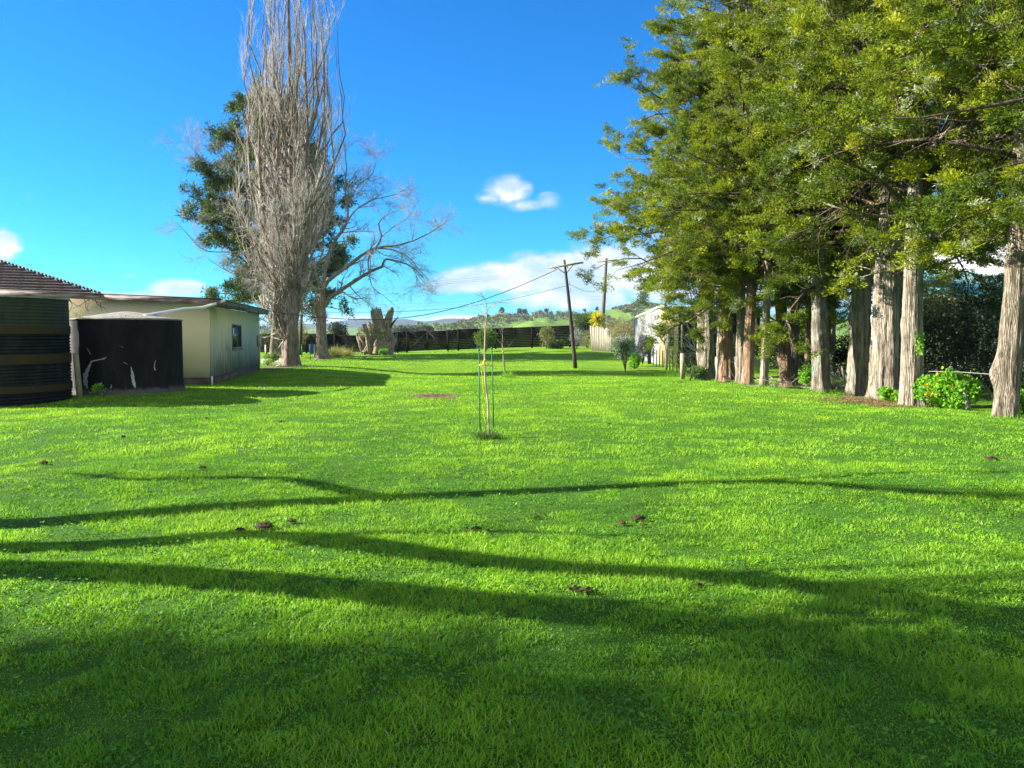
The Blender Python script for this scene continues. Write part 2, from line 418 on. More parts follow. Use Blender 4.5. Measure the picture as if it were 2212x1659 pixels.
sl = bpy.data.lights.new('sun', 'SUN'); sl.energy = 4.9; sl.angle = math.radians(.53); sl.color = (1.0, .95, .86)
so = bpy.data.objects.new('sun', sl); COL.objects.link(so)
so.rotation_euler = Vector(SUNV).to_track_quat('Z', 'Y').to_euler()
cam = bpy.data.cameras.new('camera'); co = bpy.data.objects.new('camera', cam); COL.objects.link(co)
cam.sensor_width = 36; cam.lens = 36*F/2212; cam.clip_end = 20000; cam.clip_start = .05
co.location = (0, 0, EYE); co.rotation_euler = (PI/2-PITCH, 0, 0); SC.camera = co
SC.view_settings.view_transform = 'Standard'; SC.view_settings.look = 'None'; SC.view_settings.gamma = 1
SC.view_settings.exposure = 1.88
SC.cycles.max_bounces = 6; SC.cycles.transparent_max_bounces = 4; SC.cycles.volume_bounces = 0
SC.cycles.diffuse_bounces = 3

# ------------------------------------------------------------------ ground
DIRT = [(937, 855, 52, 5)]
def dirt_mask(x, y):
    m = np.zeros_like(x)
    for (px, py, rx, ry) in DIRT:
        c = G(px, py); a = G(px+rx, py)[0]-c[0]; b = abs(G(px, py-ry)[1]-c[1])
        d = ((x-c[0])/a)**2+((y-c[1])/b)**2
        m = np.maximum(m, np.clip(1.35-d, 0, 1))
    return m
xs = np.concatenate([-np.geomspace(7000, 60, 30), np.arange(-48, 48.1, .5), np.geomspace(60, 7000, 30)])
ys = np.concatenate([-np.geomspace(3000, 12, 16), np.arange(-8, 92, .4), np.geomspace(96, 7000, 40)])
XX, YY = np.meshgrid(xs, ys); ZZ = gh(XX, YY)-.008
nx, ny = len(xs), len(ys)
ii, jj = np.meshgrid(np.arange(nx-1), np.arange(ny-1))
q = np.stack([jj*nx+ii, jj*nx+ii+1, (jj+1)*nx+ii+1, (jj+1)*nx+ii], -1).reshape(-1, 4)
me = mesh_np('ground', np.stack([XX.ravel(), YY.ravel(), ZZ.ravel()], 1), q.ravel(), np.full(len(q), 4), {'dirt': dirt_mask(XX, YY).ravel()}, True)
m, nt, out = newmat('lawn_ground')
v = coords(nt)
f1 = noise(nt, v, .35, 5, .6); f2 = noise(nt, v, 5, 6, .7); f3 = noise(nt, v, 40, 5, .7)
col = ramp(nt, f1, [(.3, (.14,.27,.010)), (.5, (.19,.33,.012)), (.7, (.24,.36,.02))])
col = mixc(nt, mrange(nt, f2, .35, .7), col, (.07,.17,.012))
col = mixc(nt, mrange(nt, f3, .45, .75), col, (.035,.08,.008))
tcg = N(nt, 'ShaderNodeTexCoord'); spg = N(nt, 'ShaderNodeSeparateXYZ'); nt.links.new(tcg.outputs['Object'], spg.inputs[0])
thatch = ramp(nt, f3, [(.3, (.022,.070,.008)), (.55, (.06,.15,.012)), (.75, (.13,.19,.03))])
col = mixc(nt, mrange(nt, spg.outputs['Y'], 9, 30, 1, 0), col, thatch)
geo = N(nt, 'ShaderNodeNewGeometry')
princ(nt, out, col, .9, bump(nt, math_(nt, 'ADD', f2, f3), .9, .04), spec=.1)
tag(link('lawn_ground', me, m), kind='structure')
def decal(name, mat, pts, dz=.004, kind='structure', **kw):
    """flat irregular patch lying on the ground"""
    pts = [np.asarray(p, float) for p in pts]; c = sum(pts)/len(pts); V = []; n = 90; rings = 6
    poly = np.array([p[:2]-c[:2] for p in pts]); poly = np.concatenate([poly[i]+(poly[(i+1) % len(poly)]-poly[i])*np.linspace(0, 1, 24, endpoint=False)[:, None] for i in range(len(poly))]); an = np.arctan2(poly[:, 1], poly[:, 0]); o_ = np.argsort(an); an = an[o_]; rr = np.linalg.norm(poly[o_], axis=1)
    th = np.linspace(-PI, PI, n, endpoint=False); rad = np.interp(th, an, rr, period=2*PI)*(1+.06*rng.normal(size=n))
    V = [onG(c[0], c[1], dz)]
    for k in range(1, rings+1):
        for t, r in zip(th, rad):
            x = c[0]+math.cos(t)*r*k/rings; y = c[1]+math.sin(t)*r*k/rings; V.append(onG(x, y, dz))
    L = []; S = []
    for j in range(n): L += [0, 1+j, 1+(j+1) % n]; S.append(3)
    for k in range(rings-1):
        for j in range(n):
            a = 1+k*n+j; b = 1+k*n+(j+1) % n; L += [a, a+n, b+n, b]; S.append(4)
    return tag(link(name, mesh_np(name, V, L, S, None, True), mat), kind=kind, **kw)
decal('dirt_patch', M_dirt, [G(885, 856), G(910, 851), G(990, 853), G(985, 860), G(930, 861)])
decal('gravel_path', M_gravel, [G(564, 786), G(563, 775), G(605, 772), G(612, 776), G(612, 785)])
decal('garden_soil', M_dirt, [G(568, 797), G(572, 789), G(605, 788), G(660, 786), G(650, 794), G(600, 799)], .008)
decal('litter_soil', M_dirt, [G(1815, 858), G(1870, 853), G(1960, 872), G(1985, 886), G(1900, 880)], .004)

def vnoise(x, y, sc, seed):
    r_ = np.random.default_rng(seed); T = r_.uniform(0, 1, (256, 256)); x = x/sc+1000; y = y/sc+1000
    i = np.floor(x).astype(int); j = np.floor(y).astype(int); fx = ss(x-i); fy = ss(y-j)
    g = lambda a, b: T[a % 256, b % 256]
    return (g(i, j)*(1-fx)+g(i+1, j)*fx)*(1-fy)+(g(i, j+1)*(1-fx)+g(i+1, j+1)*fx)*fy
# ------------------------------------------------------------------ grass blades (one object of stuff)
def grass():
    mb = MB()
    def blades(y0, y1, dens, h, w, near, sp_=.72):
        area = 2*sp_*(y1*y1-y0*y0)/2+3*(y1-y0)
        n = int(area*dens)
        y = np.sqrt(rng.uniform(y0*y0, y1*y1, n)); x = rng.uniform(-1, 1, n)*(sp_*y+1.5)
        keep = rng.uniform(size=n) > dirt_mask(x, y)*1.3
        xl = 9.75-(y-14.9)*.23
        keep &= (x < xl+rng.uniform(0, .9, n)) | (y < 6)
        keep &= ~((x < -9.7-.181*(y-24.6)+rng.uniform(-.2,.2,n)) & (y > 24.2) & (y < 36))
        keep &= np.hypot(x+10.64, y-21.3) > 1.42
        keep &= np.hypot(x+12.5, y-18.4) > 1.75
        x = x[keep]; y = y[keep]; n = len(x)
        # clumps: blade height and tint follow smooth patches
        pn = np.sin(x*2.1+np.sin(y*1.7)*1.5)*np.sin(y*2.6+np.sin(x*1.3)*1.7)+.6*np.sin(x*6.3+y*3.1)*np.sin(y*7.7-x*2.2)
        pl = np.sin(x*.5+y*.31+1)*np.sin(y*.42-x*.2)
        yb = ss((y-8)/12)
        v1 = vnoise(x, y, .13, 1); v2 = vnoise(x, y, .5, 2); v3 = vnoise(x, y, 2.2, 3); v4 = vnoise(x, y, 6, 4)
        fade = ss((26-y)/14)
        low = np.clip((v1*.55+v2*.45-.28)*4, .38, 1); low = 1-(1-low)*fade
        hh = h*rng.uniform(.5, 1.3, n)*(.55+.9*(v1*.4+v2*.35+v3*.25))*low
        b = np.stack([x, y, gh(x, y)-.01], 1)
        lean = rng.normal(size=(n, 2))*.75
        d = unit(np.stack([lean[:, 0], lean[:, 1]-.05, np.ones(n)], 1))
        az = rng.uniform(0, 2*PI, n); S = np.stack([np.cos(az), np.sin(az), np.zeros(n)], 1)
        ww = w*rng.uniform(.6, 1.4, n)
        tint = np.clip(.50+.22*(v1-.5)+.42*(v2-.5)+.32*(v3-.5)+.18*(v4-.5)+.12*yb+rng.normal(size=n)*.17, 0, .93)
        dry = (vnoise(x, y, 1.1, 8)*.6+vnoise(x, y, .3, 9)*.4 > .72) & (rng.uniform(size=n) < .35)
        tint = np.where(dry, .985, tint)
        tint = np.where(rng.uniform(size=n) < .018, 1.0, np.minimum(tint, .9))
        if near:
            b2 = np.stack([lean[:, 0], lean[:, 1], np.zeros(n)], 1)
            m1 = b+d*(hh*.55)[:, None]; tip = m1+unit(d+b2*.9)*(hh*.5)[:, None]
            V = np.stack([b-S*ww[:, None]/2, b+S*ww[:, None]/2, m1+S*ww[:, None]*.38, m1-S*ww[:, None]*.38, tip], 1).reshape(-1, 3)
            o = np.arange(n)*5
            L = np.stack([o, o+1, o+2, o+3, o+3, o+2, o+4], 1).ravel()
            mb.add(V, L, np.tile([4, 3], n), np.repeat(tint, 5))
        else:
            V = np.stack([b-S*ww[:, None]/2, b+S*ww[:, None]/2, b+d*hh[:, None]], 1).reshape(-1, 3)
            mb.add(V, np.arange(3*n), np.full(n, 3), np.repeat(tint, 3))
    blades(1.6, 3.6, 14000, .036, .0050, True)
    blades(3.6, 6, 9000, .037, .0060, True)
    blades(6, 10, 4400, .038, .0085, False)
    blades(10, 17, 1600, .042, .013, False)
    blades(17, 28, 520, .044, .020, False)
    blades(28, 44, 170, .042, .034, False)
    blades(44, 68, 55, .04, .06, False)
    for (bx, by, br) in BASES:
        n = int(500*min(1, .25+br)); a = rng.uniform(0, 2*PI, n); r0 = br*1.05+np.abs(rng.normal(size=n))*.14
        x = bx+np.cos(a)*r0; y = by+np.sin(a)*r0; hh = rng.uniform(.05, .15, n); az = rng.uniform(0, 2*PI, n)
        S = np.stack([np.cos(az), np.sin(az), np.zeros(n)], 1)*.008; b = np.stack([x, y, gh(x, y)-.01], 1)
        V = np.stack([b-S, b+S, b+np.stack([rng.normal(size=n)*.04, rng.normal(size=n)*.04, hh], 1)], 1).reshape(-1, 3)
        mb.add(V, np.arange(3*n), np.full(n, 3), np.repeat(rng.uniform(.2, .8, n), 3))
    # broad weed and clover leaves among the blades
    n = 60000
    y = np.sqrt(rng.uniform(2.0**2, 9**2, n)); x = rng.uniform(-1, 1, n)*(.72*y+1)
    k = (np.sin(x*3.1+y)*np.sin(y*3.7-x*1.2)+.5*rng.normal(size=n)) > .55
    x = x[k]; y = y[k]; n = len(x)
    b = np.stack([x, y, gh(x, y)+rng.uniform(.015, .04, n)], 1)
    d = np.stack([rng.normal(size=n), rng.normal(size=n), rng.uniform(-.1, .5, n)], 1)
    mb.leaves(b, d, rng.uniform(.018, .034, n), rng.uniform(.014, .024, n), rng.uniform(.15, .55, n), True, Nn=np.stack([rng.normal(size=n)*.2, rng.normal(size=n)*.2, np.ones(n)], 1))
    return mb
M_grass = leafmat('grass_blades', [(0,(.012,.05,.008)), (.25,(.05,.165,.016)), (.5,(.185,.40,.018)), (.8,(.31,.53,.022)), (.93,(.38,.54,.04)), (1,(.46,.42,.22))], .42, .55, .25, (.9, (.07,.22,.02)), 1.2)

# ------------------------------------------------------------------ generic shrub
def shrub(name, label, cat, base, h, w, mat, nl=2500, leaf=(.05, .09), lw=.45, stems=6, low=.1, group=None, seedshape=None, stem_mat=None, spread=1.0, tl=(0, 1), diamond=True, puffs=26, puffr=.28, partname='foliage'):
    t = thing(name, label, cat, base, 0, group)
    mb = MB(); lines = []
    for k in range(stems):
        a = rng.uniform(0, 2*PI); r = rng.uniform(.2, .9)*w/2*spread
        z = h*rng.uniform(.6, .9)
        lines.append([(0, 0, 0), (r*.25*math.cos(a), r*.25*math.sin(a), z*.35), (r*math.cos(a), r*math.sin(a), z)])
    P, R = curve_paths(lines, [(max(.012, h*.016), .004)]*stems, 6)
    P2, R2 = grow(P, R, stems*6, (.3, 1), (.4, 1), .3, (h*.15, h*.35), 4, .2)
    mb.tubes(P, R, 5); mb.tubes(P2, R2, 3)
    mb.build('stems', stem_mat or M_limb, t)
    lf = MB()
    u = unit(rng.normal(size=(puffs, 3))); rr = rng.uniform(.3, 1, puffs)[:, None]**.5
    zc = (h*(1+low))/2; c = u*rr*np.array([w/2, w/2, h*(1-low)/2])*np.array([.8, .8, .85]); c[:, 2] += zc
    i = rng.integers(0, puffs, nl)
    pr = puffr*min(w, h)*rng.uniform(.6, 1.2, puffs)
    q = unit(rng.normal(size=(nl, 3)))*rng.uniform(.2, 1, nl)[:, None]**.4
    pos = c[i]+q*pr[i][:, None]
    pos[:, 2] = np.maximum(pos[:, 2], .02)
    ti = rng.uniform(*tl, puffs)[i]*.5+rng.uniform(*tl, nl)*.5
    ln = rng.uniform(*leaf, nl)
    lf.leaves(pos, q+rng.normal(size=(nl, 3))*.6+np.array([0, 0, .3]), ln, ln*lw, ti, diamond)
    lf.build(partname, mat, t)
    return t

# ------------------------------------------------------------------ totara row
def totara_variant(seed, H=14.5, zmin=2.6, R=4.6, nl=120000, low=.55, drop=.0):
    r_ = np.random.default_rng(seed)
    n1 = 74
    z = zmin+(H-zmin)*np.linspace(0, 1, n1)**1.0*.97+r_.normal(size=n1)*.15
    f = np.clip((z-zmin)/(H-zmin), 0, 1)
    reach = R*np.clip(1.05-f**1.5*.92, .12, 1)*r_.uniform(.55, 1.12, n1)*np.clip(low+f*3, 0, 1)
    az = np.arange(n1)*2.4+r_.normal(size=n1)*.5
    el = np.radians(r_.uniform(-2, 30, n1)+25*f)
    K = 8; P = np.zeros((n1, K, 3)); P[:, 0, 2] = z
    d = np.stack([np.cos(az)*np.cos(el), np.sin(az)*np.cos(el), np.sin(el)], 1)
    for k in range(1, K):
        d = unit(d+r_.normal(size=(n1, 3))*.17+np.array([0, 0, -.03]))
        P[:, k] = P[:, k-1]+d*(reach/(K-1))[:, None]
    R1 = (.016+.010*reach)[:, None]*np.linspace(1, .12, K)[None]
    P2, R2 = grow(P, R1, 290, (.3, 1), (.5, 1.15), .0, (.8, 2.1), 6, .12, 0, .55, .008, .35, True, .4, r_)
    P3, R3 = grow(P2, R2, 3600, (.25, 1), (.5, 1.3), .0, (.25, .62), 4, .18, 0, .5, .004, .4, True, .25, r_)
    P3[:, :, 2] = P3[:, :1, 2]+(P3[:, :, 2]-P3[:, :1, 2])*.45
    par = np.argmin(((P3[:, None, 0, :]-P2[None, :, 3, :])**2).sum(-1), 1)
    lm = MB(); lm.tubes(P, R1, 6); lm.tubes(P2, R2, 4); lm.tubes(P3[::2], R3[::2], 3)
    # dead, leafless inner twigs
    P4, R4 = grow(P[:30], R1[:30], 260, (.1, .7), (.5, 1.3), -.1, (.4, 1.3), 4, .25, -.05, .3, .005, .4, True, 0, r_)
    lm.tubes(P4, R4, 3)
    n3 = len(P3); per = nl//n3
    idx = np.repeat(np.arange(n3), per); n = len(idx)
    t = r_.uniform(0, 1, n)**.8*3; i0 = np.minimum(t.astype(int), 2); ff = (t-i0)[:, None]
    pos = P3[idx, i0]*(1-ff)+P3[idx, i0+1]*ff
    tan = unit(P3[idx, i0+1]-P3[idx, i0])
    off = r_.normal(size=(n, 3))*np.array([.05, .05, .035]); pos = pos+off
    dr = tan*.9+unit(off)*.7+r_.normal(size=(n, 3))*.3+np.array([0, 0, .35])
    ln = r_.uniform(.04, .082, n)
    tw = np.clip(r_.uniform(0, 1, len(P2))[par]*.7+r_.uniform(0, .3, n3), 0, 1)
    tint = np.clip(.72*tw[idx]+.30*r_.uniform(0, 1, n), 0, .95)
    lich = (r_.uniform(size=n3) < .045)[idx]
    tint = np.where(lich, 1.0, tint)
    lf = MB(); lf.leaves(pos, dr, ln, ln*.5, tint)
    return lm.mesh('limbs'), lf.mesh('crown')
VAR = [totara_variant(11, 15.0, 3.5, 5.8, 205000, .85), totara_variant(12, 15.0, 3.9, 4.5, 205000), totara_variant(13, 13.5, 3.6, 4.3, 190000), totara_variant(15, 12, 3.2, 3.4, 150000)]
for a, b in VAR: a.materials.append(M_limb); b.materials.append(M_totara)
def totara(label, px, py, wpx, var, rz=0, sc=1.0, lean=0, mat=M_bark, burls=(), seed=1, H=14, flare=.45, zs=1.0, name='totara_tree', crown=True, dX=0, dY=0, group='totara trees along the right edge of the lawn', shift=(0,0)):
    b = G(px, py)+np.array([dX, dY, 0]); b[2] = float(gh(b[0], b[1]))-.05
    Y = b[1]; r = wpx/F*Y/2
    t = thing(name, label, 'tree', b, 0, group)
    r_ = np.random.default_rng(seed)
    tx, ty = lean*1.0, r_.normal()*.15
    pts = [(0, 0, 0), (tx*.15, ty*.1, .5), (tx*.35, ty*.4, 1.3), (tx*.6, ty*.7, 2.2), (tx*.9, ty, 3.4), (tx, ty, 5), (tx, ty, 5+(H-5)*.35), (tx*1.0, ty, 5+(H-5)*.68), (tx, ty, H)]
    rad = [r*1.08, r*1.02, r*1.0, r*.95, r*.9, r*.75, r*.55, r*.33, .03]
    mb = MB(); mb.add(*fluted(pts, rad, 52, 9, .11, 8, seed, flare, burls))
    BASES.append((b[0], b[1], r))
    for k in range(int(3+r*14)):
        zz = r_.uniform(.7, 6.5); a = r_.uniform(0, 2*PI); d0 = np.array([math.cos(a), math.sin(a), r_.uniform(-.2, .6)]); xc = np.interp(zz, [0, .5, 1.3, 2.2, 3.4, 5], [0, tx*.15, tx*.35, tx*.6, tx*.9, tx]); rr_ = np.interp(zz, [0, 5, 7.5], [r, r*.75, r*.55])
        L0 = r_.uniform(.08, .3) if zz < 2.5 else r_.uniform(.2, 1.1); yc = np.interp(zz, [0, .5, 1.3, 2.2, 3.4], [0, ty*.1, ty*.4, ty*.7, ty]); p0 = np.array([xc, yc, zz])+d0*[rr_*.6, rr_*.6, 0]
        mb.tube([p0, p0+d0*L0*.5, p0+d0*L0+[0, 0, r_.normal()*.06]], [r_.uniform(.02, .045), .02, .007], 6, 2)
    mb.build('trunk', mat, t, True)
    if crown:
        lm, lf = VAR[var]
        for nm, me_ in (('limbs', lm), ('crown', lf)):
            o = link(nm, me_, None, t); o.location = (tx+shift[0], ty+shift[1], 0); o.rotation_euler = (0, 0, rz); o.scale = (sc, sc, sc*zs)
    return t
totara('broad totara with split hollow base, leftmost and farthest of the row', 1527, 821, 33, 0, .6, 1.1, -.1, M_bark, [(.5, -1.2, .35, .25), (1.1, 2.5, .3, .2)], 21, 14.5)
totara('slim pale totara stem close beside the red torn trunk', 1553, 824, 14, 3, 1.9, .8, 0, M_bark, (), 22, 11)
totara('totara with reddish torn bark high on its trunk, second thick trunk', 1571, 826, 27, 1, 2.9, .98, -.15, M_barkr, [(1.9, -1.5, .3, .25)], 23, 14)
totara('short mottled totara with brown patches behind the forked one', 1598, 829, 19, 2, 4.1, .95, .05, M_bark, (), 24, 13)
totara('totara with a long peeled scar low on its forked trunk', 1615, 831, 22, 0, 3.4, .92, .1, M_barkr, [(1.2, -1.2, .5, .18)], 25, 13)
totara('thin pale bare-stemmed totara standing alone in a narrow gap', 1650, 834, 15, 3, .4, .95, -.05, M_bark, (), 26, 10.5)
totara('leaning brown totara with a burl knob on its left side', 1701, 836, 26, 1, 5.2, .95, -.30, M_barkr, [(1.1, 3.0, .18, .3)], 27, 14)
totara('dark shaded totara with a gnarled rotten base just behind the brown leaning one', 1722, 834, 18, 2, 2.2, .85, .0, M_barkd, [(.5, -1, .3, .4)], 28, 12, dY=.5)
totara('very thin straight brown totara pole with reddish bark', 1741, 839, 10, 3, 2.7, .75, 0, M_barkr, (), 29, 9)
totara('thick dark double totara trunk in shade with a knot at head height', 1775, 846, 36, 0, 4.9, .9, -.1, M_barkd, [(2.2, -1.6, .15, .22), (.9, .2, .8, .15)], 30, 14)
totara('tall pale totara with a round burl high on its left side', 1856, 854, 44, 1, .9, 1.0, -.05, M_bark, [(2.35, 2.7, .2, .22), (2.2, -1.9, .18, .15)], 31, 15)
totara('thickest pale totara with wide flared base and a stubby side limb', 1908, 863, 50, 2, 3.7, 1.08, .1, M_bark, [(1.0, -1.4, .4, .12)], 32, 14, .65)
totara('pale straight totara with ivy sprig, right edge of the needle litter', 1966, 878, 40, 2, 5.6, 1.0, .0, M_bark, [(1.9, -.6, .14, .12)], 33, 14)
totara('big knobbly totara trunk with bulging burls, rightmost in view', 2172, 900, 47, 1, 2.3, .9, .12, M_barkm, [(.9, 3.1, .26, .62), (.35, -1.8, .25, .25), (2.1, -2.6, .2, .2)], 34, 14, .25)
# trees just past the right edge whose crowns lean into the picture
totara('totara just past the right edge, crown hanging into the upper right corner', 2480, 925, 52, 0, 1.2, .92, .0, M_bark, (), 35, 14)
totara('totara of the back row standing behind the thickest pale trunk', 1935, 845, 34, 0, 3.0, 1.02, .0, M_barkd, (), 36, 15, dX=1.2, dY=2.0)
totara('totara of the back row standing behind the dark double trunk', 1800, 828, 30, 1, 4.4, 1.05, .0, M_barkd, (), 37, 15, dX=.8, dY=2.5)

# ------------------------------------------------------------------ bare poplar
def poplar():
    b = G(627, 790); Y = b[1]
    t = thing('poplar_tree', 'tall bare column-shaped poplar with upright pale twigs beside the cream shed', 'tree', b)
    s = Y/F
    def q(px, py, dy=0): 
        p = at(px, py, Y+dy)-b; return p
    def env(z):   # radius of the crown at height z
        return np.interp(z, [0, 2, 3.2, 4.5, 6, 9, 13, 17, 20, 24], [.3, .55, 1.2, 2.2, 2.6, 2.8, 2.6, 2.25, 1.8, .6])
    trunk = MB()
    trunk.add(*fluted([(0, 0, -.1), (.0, 0, .5), (.05, .0, 1.3), (.1, 0, 2.4), (.15, .1, 5), (.2, 0, 9), (.25, 0, 14), (.2, 0, 20), (.2, 0, 24)], [.44, .37, .33, .29, .22, .15, .10, .06, .02], 26, 7, .2, 9, 5, .35, [(1.0, 2.6, .25, .5), (1.3, 3.4, .2, .35)]))
    stems = [[(635, 782), (608, 700), (592, 600), (570, 480), (560, 330), (566, 180), (575, 60)],
             [(640, 745), (600, 716), (596, 640), (588, 560), (545, 420), (535, 300), (540, 200)],
             [(628, 760), (640, 640), (650, 500), (680, 360), (700, 240), (700, 150)],
             [(630, 740), (622, 640), (610, 500), (600, 380), (604, 200), (610, 50)],
             [(634, 720), (655, 600), (672, 450), (665, 300), (660, 150), (655, 20)],
             [(622, 740), (600, 640), (640, 460), (642, 300), (640, 150), (650, -20)]]
    lines = []
    for k, pl in enumerate(stems):
        lines.append([q(x, y, dy*(0.4+.15*j)) for j, ((x, y), dy) in enumerate(zip(pl, [0.3*((-1)**k)]*len(pl)))])
    P0, R0 = curve_paths(lines, [(.17, .025), (.15, .02), (.14, .02), (.17, .02), (.14, .02), (.13, .02)], 14)
    trunk.tubes(P0, R0, 8)
    # ascending branches that leave low and rise parallel to the trunk
    n = 88; az = rng.uniform(0, 2*PI, n); z0 = rng.uniform(1.9, 13, n)**1.0; z1 = np.minimum(z0+rng.uniform(4.5, 11, n), 23.8)
    K = 12; P1 = np.zeros((n, K, 3)); rf = rng.uniform(.35, 1.0, n)
    for k in range(K):
        f = k/(K-1); z = z0+(z1-z0)*f**1.15; r = env(z)*rf*min(1, (f*2.2))**.75
        r = np.minimum(r, 3); w = .09*k
        P1[:, k] = np.stack([np.cos(az)*r, np.sin(az)*r, z], 1)+rng.normal(size=(n, 3))*.045
        P1[:, k, 0] += .1+.05*z/5
    R1 = (.075-.002*z0)[:, None]*np.linspace(1, .15, K)[None]*rng.uniform(.6, 1.1, n)[:, None]
    trunk.tubes(P1, R1, 6)
    trunk.build('trunk', M_pop, t, True)
    A = np.concatenate([P1]); RA = R1
    Pj, Rj = curve_paths([list(p) for p in P0], [(.17, .02)]*6, 12)
    A = np.concatenate([A, Pj]); RA = np.concatenate([RA, Rj])
    P2, R2 = grow(A, RA, 520, (.12, 1), (.25, .7), .5, (1.0, 2.6), 6, .10, .10, .5, .008, .35, True, .4)
    P3, R3 = grow(P2, R2, 3200, (.05, 1), (.3, .9), .4, (.4, 1.1), 5, .16, .10, .6, .005, .5, True, .3)
    P4, R4 = grow(P3, R3, 9500, (.1, 1), (.3, 1.0), .3, (.14, .4), 3, .2, .05, .8, .0038, .6)
    tw = MB(); tw.tubes(P2, R2, 4); tw.tubes(P3, R3, 3); tw.tubes(P4, R4, 3)
    # shaggy short shoots on the lower stems
    lowA = A[:, :7]; lowR = RA[:, :7]
    sel = lowA[:, :, 2].mean(1) < 7.5
    P5, R5 = grow(lowA[sel], lowR[sel], 1150, (.12, 1), (.4, 1.5), .3, (.4, 1.5), 5, .28, .02, .2, .0065, .5, False)
    P6, R6 = grow(P5, R5, 6000, (.1, 1), (.4, 1.2), .2, (.15, .5), 3, .3, 0, .8, .005, .6)
    tw.tubes(P5, R5, 3); tw.tubes(P6, R6, 3)
    tw.build('twigs', M_twig, t)
poplar()

# ------------------------------------------------------------------ spreading bare tree
def spreading():
    b = G(697, 775); Y = b[1]
    t = thing('bare_tree', 'leafless spreading tree with long drooping limbs right of the poplar', 'tree', b)
    def q(px, py, dy=0): return at(px, py, Y+dy)-b
    tr = MB()
    tr.add(*fluted([(0, 0, -.1), q(697, 755), q(695, 720), q(695, 690), q(694, 663), q(694, 626)], [.44, .34, .30, .29, .29, .20], 24, 8, .12, 7, 9, .45))
    L = [([(694,668),(702,659),(712,643),(754,616),(796,588),(828,572),(829,562),(858,564),(890,576),(915,600)], 0, .26, .03),
         ([(694,640),(704,612),(750,576),(790,546),(812,536),(870,528),(930,502),(968,476)], -2, .24, .015),
         ([(812,536),(824,512),(818,482),(840,462),(866,452),(896,436)], -2, .10, .012),
         ([(808,538),(796,560),(797,588)], -1, .09, .06),
         ([(812,536),(850,540),(885,558),(905,582),(930,610)], -2, .08, .012),
         ([(695,640),(704,572),(726,516),(746,488),(752,462),(745,424),(749,357),(738,282)], 1, .24, .012),
         ([(746,488),(764,458),(805,432),(854,420),(890,400)], 1, .10, .012),
         ([(750,440),(775,400),(805,375),(812,330)], 1, .08, .012),
         ([(726,516),(700,480),(690,430),(672,380)], 2, .10, .012),
         ([(694,690),(686,683),(660,653),(640,600),(600,560),(560,545)], -1, .16, .02),
         ([(655,640),(610,610),(560,600),(500,590),(450,560)], -3, .11, .012),
         ([(694,640),(660,600),(610,520),(560,440),(498,375),(430,338),(404,306)], -2, .16, .01),
         ([(610,520),(540,500),(470,470),(420,520)], -3, .08, .01),
         ([(560,560),(500,545),(440,540),(400,500),(381,480)], -3, .07, .01),
         ([(690,620),(660,500),(640,400),(630,330)], 2, .12, .012),
         ([(754,616),(775,640),(800,660),(812,678)], 0, .05, .012),
         ([(796,588),(805,620),(830,640),(862,668)], 0, .04, .01),
         ([(890,576),(905,610),(915,640)], 0, .03, .01),
         ([(824,512),(850,490),(880,470),(905,430)], -2, .05, .01)]
    Ls = []; Rs = []
    for pl, dy, ra, rb in L:
        n = len(pl); Ls.append([q(x, y, dy*k/(n-1)) for k, (x, y) in enumerate(pl)]); Rs.append((ra, rb))
    Rs = [(a*.66, b*.8) for a, b in Rs]
    P, R = curve_paths(Ls, Rs, 14)
    tr.tubes(P, R, 8); tr.build('trunk', M_pop, t, True)
    P1, R1 = grow(P, R, 230, (.25, 1), (.4, 1.1), .1, (1.0, 2.6), 7, .24, .02, .45, .011, .3, True, .3)
    P2, R2 = grow(np.concatenate([P1]), R1, 1700, (.1, 1), (.4, 1.1), .05, (.5, 1.4), 6, .27, .0, .55, .0065, .5, True, .3)
    P3, R3 = grow(P2, R2, 11000, (.1, 1), (.4, 1.1), .1, (.2, .55), 4, .28, .03, .7, .0045, .6)
    tw = MB(); tw.tubes(P1, R1, 5); tw.tubes(P2, R2, 3); tw.tubes(P3, R3, 3)
    tw.build('twigs', M_twig2, t)
spreading()

